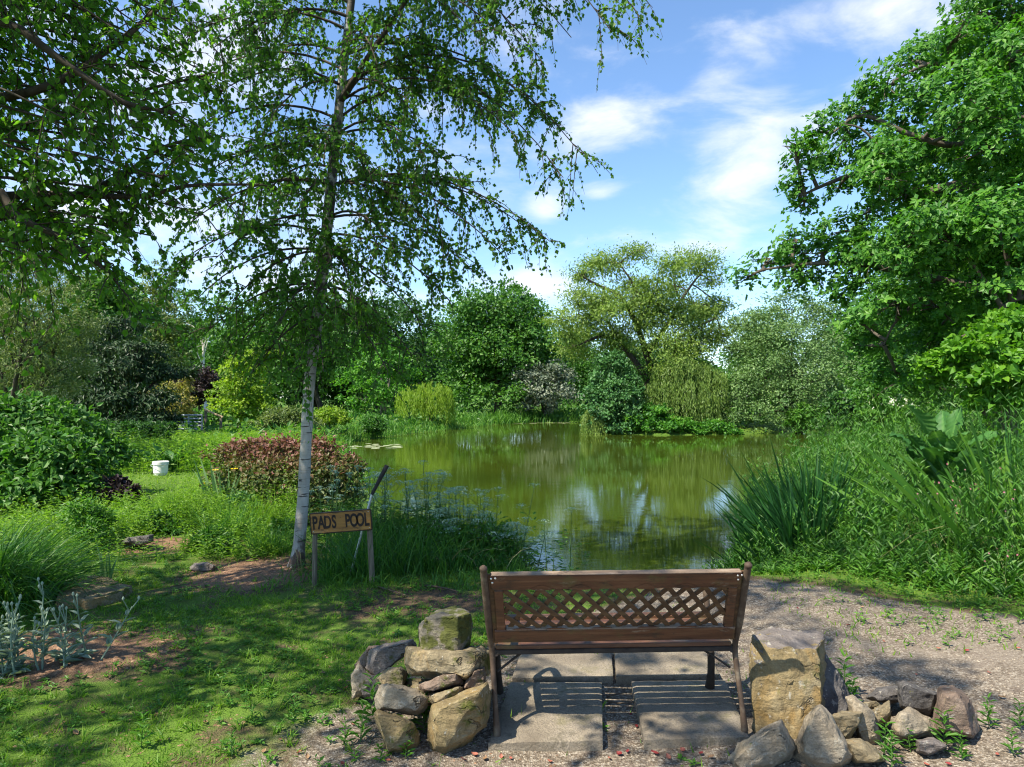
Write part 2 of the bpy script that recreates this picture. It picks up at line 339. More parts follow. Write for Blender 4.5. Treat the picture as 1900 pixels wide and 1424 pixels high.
def wood(name, stops, green=.4):
    m, nt, b = mat(name)
    n1 = noise_(nt, 6, 6, .6, vscale=(.5,6,6)); c = ramp(nt, n1, stops)
    c = mixc(nt, maprange(nt, noise_(nt, 7, 5, .65), .52, .70, 0, green), c, (.085,.085,.025))
    c = mixc(nt, maprange(nt, noise_(nt, 26, 5, .75, vscale=(.35,1,1)), .54, .66, 0, .75), c, (.030,.018,.011)); c = mixc(nt, maprange(nt, noise_(nt, 17, 6, .75, vscale=(.3,1,1)), .60, .68, 0, .5), c, (.27,.215,.155))
    nt.links.new(c, b.inputs['Base Color']); b.inputs['Roughness'].default_value = .6; bump(nt, b, n1, .5, .004); return m
M['bench_wood'] = wood('weathered red brown wood', [(.3,(.045,.017,.008)),(.55,(.105,.042,.018)),(.75,(.17,.085,.042))], .5)
M['worn_edge'] = wood('bleached wood edge', [(.3,(.11,.07,.042)),(.55,(.19,.135,.095)),(.75,(.32,.26,.20))], .4)
M['lattice'] = wood('brown lattice', [(.3,(.040,.019,.008)),(.55,(.085,.043,.018)),(.75,(.13,.08,.035))], .6)
M['iron'] = simple('rusty cast iron', [(.3,(.045,.030,.022)),(.5,(.075,.050,.034)),(.7,(.15,.12,.085))], 16, .7, .7, .004)
M['dark_iron'] = simple('dark iron', [(.3,(.014,.011,.010)),(.7,(.045,.035,.028))], 16, .65, .5, .004)
M['screw'] = simple('bright screw head', [(.3,(.5,.47,.42)),(.7,(.7,.66,.6))], 30, .35, 0, metal=.8)
M['sign_wood'] = wood('orange brown sign wood', [(.3,(.19,.075,.014)),(.55,(.33,.15,.028)),(.75,(.42,.22,.06))], .2)
M['sign_edge'] = simple('dark brown paint', [(.3,(.02,.012,.008)),(.7,(.05,.028,.016))], 20, .6, .2)
M['letter'] = simple('black letter paint', [(.3,(.012,.008,.007)),(.7,(.03,.016,.012))], 30, .6, 0)
M['post_wood'] = simple('grey round post wood', [(.3,(.09,.072,.048)),(.55,(.17,.14,.10)),(.75,(.27,.235,.175))], 9, .85, .5, .006, (6,6,.6))
M['steel'] = simple('dull steel', [(.3,(.30,.33,.34)),(.7,(.48,.52,.53))], 12, .4, .1, metal=.6)
M['rubber'] = simple('black rubber', [(.3,(.012,.011,.011)),(.7,(.03,.027,.026))], 30, .7, .2)
M['white_plastic'] = simple('white plastic', [(.3,(.74,.73,.72)),(.7,(.82,.81,.80))], 4, .45, 0)
M['soil_dark'] = simple('dark potting soil', [(.3,(.02,.014,.01)),(.7,(.06,.04,.025))], 40, .95, .8, .01)
M['galvanised'] = simple('galvanised gate metal', [(.3,(.28,.32,.36)),(.7,(.42,.46,.5))], 10, .5, 0, metal=.3)
M['pale_timber'] = simple('pale timber', [(.3,(.36,.25,.13)),(.7,(.5,.38,.22))], 8, .8, .2)
M['pebble'] = simple('pebble', [(.3,(.095,.072,.052)),(.5,(.20,.16,.12)),(.7,(.36,.31,.245))], 31, .85, 0, detail=2)
M['bark_chip'] = simple('bark chip', [(.3,(.07,.035,.02)),(.5,(.17,.095,.055)),(.7,(.31,.20,.13))], 23, .9, 0, detail=2)

def ground_mat():
    m, nt, b = mat('ground')
    fine = noise_(nt, 85, 5, .75); mid = noise_(nt, 9, 5, .65); big = noise_(nt, 1.1, 4, .6); patch = noise_(nt, 3.3, 6, .68)
    vt = nt.nodes.new('ShaderNodeTexVoronoi'); vt.inputs['Scale'].default_value = 105; tcv = nt.nodes.new('ShaderNodeTexCoord'); nt.links.new(tcv.outputs['Object'], vt.inputs['Vector'])
    vc = nt.nodes.new('ShaderNodeSeparateColor'); nt.links.new(vt.outputs['Color'], vc.inputs[0])
    gravel = ramp(nt, vc.outputs[0], [(0,(.078,.060,.043)),(.4,(.145,.117,.088)),(.75,(.22,.183,.142)),(1,(.35,.31,.255))])
    gravel = mixc(nt, maprange(nt, mid, .48, .68, 0, .55), gravel, (.115,.088,.072)); gravel = mixc(nt, maprange(nt, big, .5, .68, 0, .5), gravel, (.24,.20,.16)); gravel = mixc(nt, maprange(nt, noise_(nt, 210, 3, .8), .5, .75, 0, .55), gravel, (.07,.055,.045))
    soil = ramp(nt, fine, [(.3,(.035,.024,.015)),(.5,(.085,.058,.036)),(.7,(.16,.115,.075))])
    mulch = ramp(nt, noise_(nt, 60, 5, .7, vscale=(1,2.2,1)), [(.3,(.06,.032,.02)),(.5,(.17,.10,.06)),(.7,(.33,.22,.15))])
    grass = ramp(nt, mixc(nt, .5, mid, fine), [(.3,(.028,.065,.010)),(.5,(.058,.115,.014)),(.7,(.11,.165,.026))])
    far = mixc(nt, maprange(nt, big, .4, .6), grass, (.085,.15,.02))
    def jitter(name, a=.28):
        x = nt.nodes.new('ShaderNodeMath'); x.operation = 'ADD'; nt.links.new(attr(nt, name), x.inputs[0])
        y = nt.nodes.new('ShaderNodeMath'); y.operation = 'MULTIPLY_ADD'; nt.links.new(patch, y.inputs[0]); y.inputs[1].default_value = a*4; y.inputs[2].default_value = -a*2
        nt.links.new(y.outputs[0], x.inputs[1]); return x.outputs[0]
    c = mixc(nt, maprange(nt, jitter('grass'), .35, .65), soil, far)
    c = mixc(nt, maprange(nt, jitter('gravel'), .40, .60), c, gravel)
    c = mixc(nt, maprange(nt, jitter('mulch', .2), .40, .60), c, mulch)
    nt.links.new(c, b.inputs['Base Color']); b.inputs['Roughness'].default_value = .95; b.inputs['Specular IOR Level'].default_value = .15
    h = mixc(nt, .45, vt.outputs['Distance'], fine); bump(nt, b, h, .9, .012); return m
M['ground'] = ground_mat()
def water_mat():
    m, nt, b = mat('pond water')
    n = noise_(nt, .35, 3, .5); nt.links.new(ramp(nt, n, [(.3,(.030,.047,.005)),(.7,(.047,.069,.007))]), b.inputs['Base Color'])
    b.inputs['Roughness'].default_value = .03; b.inputs['IOR'].default_value = 1.45; b.inputs['Specular IOR Level'].default_value = .55
    r1 = noise_(nt, 2.0, 4, .55, vscale=(.8,2.0,1)); r2 = noise_(nt, 9, 3, .5, vscale=(.7,2.2,1))
    # a light breeze ruffles only patches
    h = mixc(nt, .22, r1, r2); gate = maprange(nt, noise_(nt, .22, 2, .5), .35, .65, .25, 1.)
    bn = nt.nodes.new('ShaderNodeBump'); bn.inputs['Distance'].default_value = .02; nt.links.new(h, bn.inputs['Height'])
    mm = nt.nodes.new('ShaderNodeMath'); mm.operation = 'MULTIPLY'; nt.links.new(gate, mm.inputs[0]); mm.inputs[1].default_value = .17; nt.links.new(mm.outputs[0], bn.inputs['Strength'])
    nt.links.new(bn.outputs[0], b.inputs['Normal']); return m
M['water'] = water_mat()

# ---------------------------------------------------------------- ground and water
def gravel_w(x, y):                                               # the gravelled sitting area and the path that leaves to the right
    edge = np.interp(x, [-5,-.9,.0,.9,1.6,2.2,3.0,3.8,5,7], [3.3,3.5,4.6,5.4,5.9,6.0,5.45,4.85,4.4,4.1])
    left = smooth((x+.95+.25*(y-3))/.6)*.8+.2*smooth((x+1.7)/.8)*smooth((3.9-y)/.8)
    return smooth((edge-y)/.55+.5)*np.clip(left, 0, 1)
def mulch_w(x, y):
    a = smooth(1.2-np.hypot((x+2.75)/.85, (y-4.25)/.62)); b = smooth(1.25-np.hypot((x+2.35)/.75, (y-6.25)/.75)); c = smooth(1.2-np.hypot((x+6.6)/.55, (y-11.3)/.8))
    d = smooth(1.2-np.hypot((x+3.9)/.7, (y-7.4)/.5))
    return np.clip(a+b+c+d, 0, 1)
def grass_w(x, y):
    g = np.ones_like(x); g = g*(1-gravel_w(x, y)*.9)*(1-mulch_w(x, y))
    soil = smooth(1.2-np.hypot((x+.6)/.9, (y-5.3)/.5))*.6
    return g*(1-soil)
def lawn_base(x, y): return np.where(y < 7.5, .60, 1.)*grass_w(x, y)
def grit_w(x, y): return np.clip(gravel_w(x, y)+.24*smooth((4.4-y)/1.4)*smooth((x+1.7)/.6)*(x < .5)+.10*smooth((6-y)/1)*(x < .5), 0, 1)
def warp(lo, hi, n, c, k):
    u = np.linspace(math.asinh((lo-c)/k), math.asinh((hi-c)/k), n); return c+k*np.sinh(u)
xs = warp(-260, 260, 250, 0, 5.0); ys = warp(-60, 420, 290, 5.0, 4.5)
GX, GY = np.meshgrid(xs, ys); gd = sdf(GX, GY); GZ = gz(GX, GY, gd)
nx, ny = len(xs), len(ys); idx = np.arange(nx*ny).reshape(ny, nx)
F = np.stack([idx[:-1,:-1], idx[:-1,1:], idx[1:,1:], idx[1:,:-1]], -1).reshape(-1, 4)
GV = np.stack([GX, GY, GZ], -1).reshape(-1, 3); GA = {'gravel': grit_w(GX, GY).ravel(), 'mulch': mulch_w(GX, GY).ravel(), 'grass': lawn_base(GX, GY).ravel()}
gf = gravel_w(GX, GY).ravel()[F].mean(1) > .45
def part_of_ground(name, F_):
    u, inv = np.unique(F_, return_inverse=True); return link(name, mesh_from(name, GV[u], inv.reshape(-1, 4), np.full(len(F_), 4), M['ground'], {k: v[u] for k, v in GA.items()}, True), kind='structure')
part_of_ground('path', F[gf]); part_of_ground('ground', F[~gf])
wx, wy = np.meshgrid(np.linspace(-12, 26, 20), np.linspace(5.8, 54, 26)); wi = np.arange(wx.size).reshape(wx.shape)
F = np.stack([wi[:-1,:-1], wi[:-1,1:], wi[1:,1:], wi[1:,:-1]], -1).reshape(-1, 4)
link('water', mesh_from('water', np.stack([wx, wy, np.full(wx.shape, WATER_Z)], -1).reshape(-1, 3), F, np.full(len(F), 4), M['water'], None, True), kind='structure')

# ---------------------------------------------------------------- trees
TRI = {}
def lobe_crown(acc, lobes, n, L, W, rng, kind='diamond', droop=.1, up=.6, tuft=.17, per=40, flat=.65, low=.35, spread=.9, tgrad=None, shell=(.62, 1.03)):
    """lobes: rows cx,cy,cz,rx,ry,rz in metres. Leaves stand in tufts through the outer part of every lobe."""
    lobes = np.asarray(lobes, float); area = (lobes[:,3]*lobes[:,5])+.2*lobes[:,3]**2; share = area/area.sum()
    for lb, sh in zip(lobes, share):
        k = max(2, int(round(n*sh/per)))
        d = rdir(int(k*1.7)+3, rng); keep = (d[:,2] > -.25) | (rng.random(len(d)) < low); d = d[keep][:k]; k = len(d)
        rad = rng.uniform(*shell, (k, 1)); rad = np.where(rng.random((k,1)) < .16, rad*rng.uniform(1.05,1.38,(k,1)), rad)
        tc = lb[:3]+d*lb[3:6]*rad
        m = np.maximum(4, rng.normal(per, per*.3, k).astype(int)); ti = np.repeat(np.arange(k), m)
        r = lb[3:6].mean()*tuft
        P = tc[ti]+rng.normal(size=(len(ti), 3))*r*np.array([1.15,1.15,flat])*rng.uniform(.6,1.5,(k,1))[ti]
        o = d[ti]; D = o*.55+rdir(len(ti), rng)*spread-np.array([0,0,droop]); Nn = np.array([0,0,up])+o*.5+rdir(len(ti), rng)*.55
        tint = np.clip(rng.random(len(ti))*.55+rng.random(k)[ti]*.45, 0, 1)
        if tgrad: tint = tgrad(P, tint)
        s = rng.uniform(.7, 1.25, len(ti)); leaves(acc, P, D, Nn, L*s, W*s, tint, kind)
def auto_lobes(c, r, n, rng, rf=.36, zmin=-.7):
    out = []; c = np.asarray(c); r = np.asarray(r)
    ga = np.pi*(3-5**.5)
    for i in range(n):
        z = 1-(1-zmin)*(i+.5)/n; a = i*ga+rng.uniform(-.5,.5); q = math.sqrt(max(0, 1-z*z)); f = rng.uniform(.56,.8)
        s = rf*rng.uniform(.75,1.3)
        out.append([*(c+r*f*np.array([q*math.cos(a), q*math.sin(a), z])), s*r[0], s*r[1], s*r[2]*.85])
    out.append([*c, r[0]*.5, r[1]*.5, r[2]*.5])
    return np.array(out)
def skeleton(acc, base, lobes, r0, rng, fork=.35, stems=1, lean=(0,0), twigs=3, sides=6):
    base = np.asarray(base, float); top = lobes[:,:3].mean(0); tips = lobes[:,:3]
    for s in range(stems):
        off = np.array([rng.normal()*.25*r0*8, rng.normal()*.25*r0*8, 0]) if stems > 1 else np.zeros(3)
        b = base+off*.4; t = top+off*2+np.array([*lean, 0]); mid = (b*.55+t*.45)+np.array([rng.normal()*.1, rng.normal()*.1, 0])*r0*8
        tr = bez(b-[0,0,.1], mid, t, 12); rr = r0*np.linspace(1, .28, 12); rr[0] *= 1.35; rr[1] *= 1.1
        tube(acc, tr, rr/(stems**.35), sides+2)
        for i in range(s, len(tips), stems):
            u = rng.uniform(fork, .95); a = tr[int(u*11)]; e = tips[i]
            m = a*.5+e*.5+np.array([0,0,np.linalg.norm(e-a)*.12])+rng.normal(size=3)*.08*np.linalg.norm(e-a)
            lm = bez(a, m, e, 7); ra = r0*(1-.7*u)*.5; tube(acc, lm, np.linspace(ra, ra*.25, 7), sides-1, cap=False)
            for q in range(twigs):
                d = rdir(1, rng)[0]; d[2] = abs(d[2])*.7+.1; p0 = lm[rng.integers(3,7)]
                tube(acc, bez(p0, p0+d*lobes[i,3:6]*.5, p0+d*lobes[i,3:6]*.95, 4), np.linspace(ra*.25, ra*.07, 4), 4, cap=False)
def tree(name, label, cat, base, lobes, n, L, W, leafm, barkm, r0, seed, group=None, fork=.35, stems=1, twigs=3, parts=('trunk','crown'), **kw):
    rng = np.random.default_rng(seed); base = np.asarray(base, float)
    if len(base) == 2: base = np.array([*base, gz1(*base)])
    t = thing(name, label, cat, base, group)
    a = Acc(); skeleton(a, base, lobes, r0, rng, fork, stems, twigs=twigs); link(parts[0], a.mesh(name+'_'+parts[0], barkm, base, True), t)
    c = Acc(); lobe_crown(c, lobes, n, L, W, rng, **kw); link(parts[1], c.mesh(name+'_'+parts[1], leafm, base), t)
    TRI[name] = TRI.get(name, 0)+a.tris()+c.tris(); return t
def ell(cx, cy, rx, ry, Y, n, seed, rf=.36, ryd=None, zmin=-.7):  # ellipsoid of lobes given where it shows in the photo
    k = Y/FP; return auto_lobes(at(cx, cy, Y), (rx*k, (ryd or rx*.9)*k, ry*k), n, np.random.default_rng(seed), rf, zmin)
def px_lobes(rows, Y):                                             # rows: px, py, radius in photo px, distance offset, flatness
    out = []
    for px, py, r, dy, fl in rows:
        y = Y+dy; rr = r*y/FP; out.append([*at(px, py, y), rr, rr, rr*fl])
    return np.array(out)
def copy_tree(o, loc, rz, sc, label=None):
    def cp(x, par):
        c = x.copy(); S.collection.objects.link(c)
        if par is not None: c.parent = par
        for ch in x.children: cp(ch, c)
        return c
    c = cp(o, None); c.location = loc; c.rotation_euler = (0,0,rz); c.scale = (sc, sc, sc)
    if label: c['label'] = label
    return c

# -- twig-built trees (near): limbs carry twigs, twigs carry leaves
def twig_tree(woody, leafy, limbs, rng, per_m, tlen, droop, leaf_gap, L, W, kind='ovate', sub=3, t0=.22, hang=.7, upb=.2):
    B, D, Ln = [], [], []
    for pts in limbs:
        seg = np.linalg.norm(np.diff(pts, axis=0), axis=1); length = seg.sum(); n = max(3, int(per_m*length))
        t = rng.uniform(t0, 1, n); f = t*(len(pts)-1); i = np.minimum(f.astype(int), len(pts)-2); p = pts[i]+(pts[i+1]-pts[i])*(f-i)[:, None]
        tg = unit(pts[i+1]-pts[i]); d = unit(tg*.6+rdir(n, rng)*.9+np.array([0,0,upb])); B.append(p); D.append(d); Ln.append(tlen*rng.uniform(.45,1.15,n)*(1.15-.45*t))
    B, D, Ln = np.concatenate(B), np.concatenate(D), np.concatenate(Ln)
    pos = lambda b, d, l, t, dr: b+d*l[:,None]*t[:,None]-np.array([0,0,1])*(dr*l*t*t)[:,None]
    for b, d, l in zip(B, D, Ln):
        tt = np.linspace(0,1,4); tube(woody, b+d*l*tt[:,None]-np.array([0,0,1])*(droop*l*tt*tt)[:,None], np.linspace(.006,.0025,4), 3, cap=False)
    # side twigs
    i = np.repeat(np.arange(len(B)), sub); t = rng.uniform(.15, 1, len(i)); sb = pos(B[i], D[i], Ln[i], t, droop)
    sd = unit(D[i]*.5+rdir(len(i), rng)*.9-np.array([0,0,.25])); sl = Ln[i]*rng.uniform(.3,.75,len(i))
    for b, d, l in zip(sb, sd, sl):
        tt = np.array([0,.5,1.]); tube(woody, b+d*l*tt[:,None]-np.array([0,0,1])*(droop*1.3*l*tt*tt)[:,None], np.array([.003,.002,.0012]), 3, cap=False)
    AB, AD, AL, DR = np.concatenate([B, sb]), np.concatenate([D, sd]), np.concatenate([Ln, sl]), np.concatenate([np.full(len(B), droop), np.full(len(sb), droop*1.3)])
    k = np.maximum(2, (AL/leaf_gap).astype(int)); i = np.repeat(np.arange(len(AB)), k)
    t = rng.uniform(.12, 1.02, len(i)); P = pos(AB[i], AD[i], AL[i], t, DR[i])+rng.normal(size=(len(i),3))*L*.25
    Dl = AD[i]*.35+rdir(len(i), rng)*.75-np.array([0,0,hang]); Nl = rdir(len(i), rng)*.8+np.array([0,0,.55])
    s = rng.uniform(.65,1.2,len(i)); tint = np.clip(rng.random(len(i))*.6+rng.random(len(AB))[i]*.4, 0, 1)
    leaves(leafy, P, Dl, Nl, L*s, W*s, tint, kind); return len(i)

def limb_to(p0, tip, arch=.35, n=10):
    p0 = np.asarray(p0, float); tip = np.asarray(tip, float); h = tip-p0; l = np.linalg.norm(h[:2])
    return bez(p0, p0+h*np.array([.5,.5,.5])+np.array([0,0,arch*l]), tip, n)

def build_birch():
    rng = np.random.default_rng(21); Y = 6.4
    base = at(549, 1052, Y); base[2] = gz1(base[0], base[1])
    tr = poly([at(546,1068,Y), at(552,1040,Y), at(562,930,Y), at(569,800,Y), at(575,700,Y+.02), at(592,570,Y+.05), at(607,420,Y+.05), at(622,270,Y+.08), at(638,120,Y+.1), at(652,0,Y+.12), at(668,-160,Y+.1), at(690,-340,Y), at(705,-520,Y)], 60)
    tr[0][2] = base[2]-.1
    zz = tr[:,2]; rad = np.interp(zz, [0,.08,.25,.8,2,3,4,5.3,7,8.2], [.088,.066,.056,.053,.050,.054,.046,.037,.020,.008])
    rad = rad*(1+.04*np.sin(np.arange(60)*1.7))
    t = thing('birch_tree', 'tall silver birch with white ringed trunk beside the wooden name board', 'tree', base)
    wood_ = Acc(); tube(wood_, tr, rad, 14); link('trunk', wood_.mesh('birch_trunk', M['birch_bark'], base, True), t)
    on = lambda py: tr[np.argmin(np.abs(tr[:,2]-(HC-(py-YH)/FP*Y)))]
    limbs = []
    big = [poly([on(190), at(655,150,Y-.1), at(700,80,Y-.2), at(748,10,Y-.25), at(830,-120,Y-.3), at(930,-170,Y-.3)], 16), poly([on(170), at(670,140,Y+.1), at(730,124,Y+.25), at(830,150,Y+.4), at(950,200,Y+.45)], 14)]
    spec = [(1078,285,6.4,150,.5),(1045,330,6.15,150,.5),(1030,240,6.7,90,.4),(960,255,5.9,180,.4),(905,215,7.0,200,.4),(960,95,6.1,-40,.35),(1010,120,6.3,-60,.45),(1060,70,6.5,-90,.45),(1190,35,6.0,-190,.5),
            (1135,60,5.8,-170,.5),(1090,5,6.4,-200,.4),(1160,-30,6.8,-240,.4),(1020,448,6.3,340,.30),(985,430,6.7,335,.28),(930,470,5.9,345,.3),(880,505,6.6,390,.3),(820,440,6.1,340,.3),
            (835,560,6.3,440,.3),(790,610,6.6,470,.3),(765,660,6.1,520,.3),(720,690,5.8,560,.3),(700,640,6.9,520,.3),(850,320,7.0,250,.35),(790,290,5.7,260,.35),(760,400,7.0,340,.3),(740,470,5.6,400,.3),
            (395,90,5.7,30,.3),(450,130,6.8,80,.3),(370,330,6.0,270,.3),(410,400,6.9,330,.3),(330,490,6.4,420,.3),(380,620,6.2,520,.3),(350,160,6.8,120,.3),(470,60,6.0,10,.3),(520,320,7.1,260,.3),(690,330,5.5,270,.3),(760,200,5.9,140,.3),(830,120,6.6,60,.3),(880,60,5.9,-30,.3),(920,20,6.6,-90,.3),(345,70,6.2,40,.3),(420,20,6.9,-20,.3),(395,180,5.9,150,.35),(340,260,6.5,210,.3),(430,300,6.9,250,.3),(345,420,6.2,330,.3),(400,480,5.8,390,.3),(360,560,6.6,470,.3),(430,560,5.9,480,.3),
            (440,640,6.3,540,.3),(470,690,5.9,590,.3),(500,660,6.9,560,.3),(520,600,5.5,520,.3),(600,690,5.6,600,.3),(640,650,7.1,560,.3),(560,650,7.0,570,.3),(660,560,5.5,470,.3),(550,400,5.5,330,.3),(500,220,5.6,160,.3),
            (640,360,7.3,300,.3),(700,220,7.4,170,.3),(700,120,5.4,60,.3),(540,80,7.3,30,.3),(600,300,5.3,230,.3),(480,380,7.2,320,.3),(560,500,7.3,430,.3),(620,540,5.4,450,.3)]
    for px, py, y, b, ar in spec: limbs.append(limb_to(on(b), at(px, py, y), ar))
    ga = 2.4
    for i in range(26):                                            # the upper crown, above the frame
        z = 5.6+2.6*i/26; p = tr[np.argmin(np.abs(zz-z))]; l = np.interp(z, [5.4,8.3], [2.0,.5]); a = i*ga
        limbs.append(limb_to(p, p+np.array([math.cos(a)*l, math.sin(a)*l, .15*l]), .35))
    limbs += big
    wd, lf = Acc(), Acc()
    for L_ in limbs: tube(wd, L_, np.linspace(.014,.004,len(L_)) if len(L_) == 10 else np.linspace(.034,.008,len(L_)), 5, cap=False)
    n = twig_tree(wd, lf, limbs, rng, 11.2, .44, .55, .0205, .042, .036, 'diamond', 3)
    link('branches', wd.mesh('birch_branches', M['bark'], base, True), t, kind='stuff'); link('crown', lf.mesh('birch_crown', M['birch_leaf'], base), t)
    TRI['birch'] = wd.tris()+lf.tris(); return n
build_birch()

def build_left_tree():
    rng = np.random.default_rng(5); bx, by = -5.3, 3.4; base = np.array([bx, by, gz1(bx, by)])
    t = thing('broadleaf_tree', 'spreading broadleaf tree whose dark leafy boughs hang in from the left edge', 'tree', base)
    tr = poly([base-[0,0,.1], base+[.05,0,.8], base+[.1,.05,2], base+[.3,.1,3.6], base+[.4,.1,5.4], base+[.5,.2,7.4]], 24)
    a = Acc(); tube(a, tr, np.linspace(.2,.05,24), 12); link('trunk', a.mesh('broadleaf_trunk', M['bark'], base, True), t)
    limbs = []; A = at
    thick = [poly([tr[9], A(-180,400,4.6), A(0,366,4.6), A(130,362,4.65), A(260,366,4.7), A(350,345,4.75), A(480,343,4.8)], 18), poly([tr[9], A(-120,430,4.9), A(90,380,5.0), A(220,330,5.0), A(300,275,5.0), A(380,255,5.1)], 16),
             poly([tr[13], A(-150,180,4.4), A(60,170,4.4), A(190,100,4.5), A(300,10,4.6), A(360,-60,4.7)], 16), poly([tr[12], A(-160,60,4.0), A(0,40,4.0), A(110,110,4.0), A(230,190,4.1), A(330,210,4.2)], 16),
             poly([tr[9], A(-100,350,4.1), A(40,410,4.1), A(130,450,4.2), A(215,520,4.3)], 12), poly([tr[11], A(-140,230,5.4), A(60,230,5.5), A(220,180,5.6), A(380,140,5.7)], 14)]
    tips = [(60,480,4.0),(140,470,4.4),(20,520,4.6),(210,490,4.6),(180,430,5.0),(290,440,5.0),(90,300,4.0),(200,260,4.4),(300,330,4.6),(380,400,5.0),(260,420,4.7),(120,220,3.8),(40,150,4.6),(220,60,4.2),(320,110,5.0),(380,60,5.4),
            (300,210,5.6),(420,260,5.6),(40,20,3.8),(130,-30,4.4),(240,-60,5),(30,250,5.2),(150,160,5.2),(350,-20,5.2),(60,80,5.4),(20,420,5.3),(110,420,5.6),(160,60,4.8),(70,130,5.0),(260,150,5.2),(330,280,5.3),(400,320,5.5),(340,60,5.0),(250,330,5.0),(60,330,5.0),(10,300,4.5),(180,10,5.4),(290,70,5.8),(410,150,5.9),(20,90,5.0),(120,300,5.8),(10,180,5.5),(370,180,5.2)]
    for px, py, y in tips: limbs.append(limb_to(tr[min(22, 9+int(max(0, 460-py)/52))], A(px,py,y), .22, 10))
    over = []
    for i in range(80):                                            # the rest of the crown, over and beside the path
        az_ = i*2.4; zf = (i+.5)/80; z = 3.2+5.6*zf; r = 4.7*math.sqrt(max(.08, 1-((z-5.4)/4.3)**2))*(.55+.45*((i*7) % 10)/9); c = tr[min(23, int((z-.2)/7.4*23))]
        tip = np.array([bx+1.5+r*math.cos(az_), by-.6+r*math.sin(az_), z])
        if tip[1] > .3 and abs(tip[0]) < .78*tip[1]+.4 and (tip[2]-1.6)/max(tip[1], .1) < .68: continue
        over.append(limb_to(c, tip, .22, 11))
    limbs += thick
    wd, lf = Acc(), Acc()
    for L_ in limbs+over: tube(wd, L_, np.linspace(.02,.005,len(L_)) if len(L_) in (10, 11) else np.linspace(.042,.008,len(L_)), 5, cap=False)
    twig_tree(wd, lf, limbs, rng, 7.4, .5, .4, .039, .050, .039, 'ovate', 3); twig_tree(wd, lf, over, rng, 5.5, .6, .3, .065, .085, .066, 'diamond', 2)
    link('branches', wd.mesh('broadleaf_branches', M['bark'], base, True), t, kind='stuff'); link('crown', lf.mesh('broadleaf_crown', M['left_leaf'], base), t)
    TRI['left'] = wd.tris()+lf.tris()
build_left_tree()

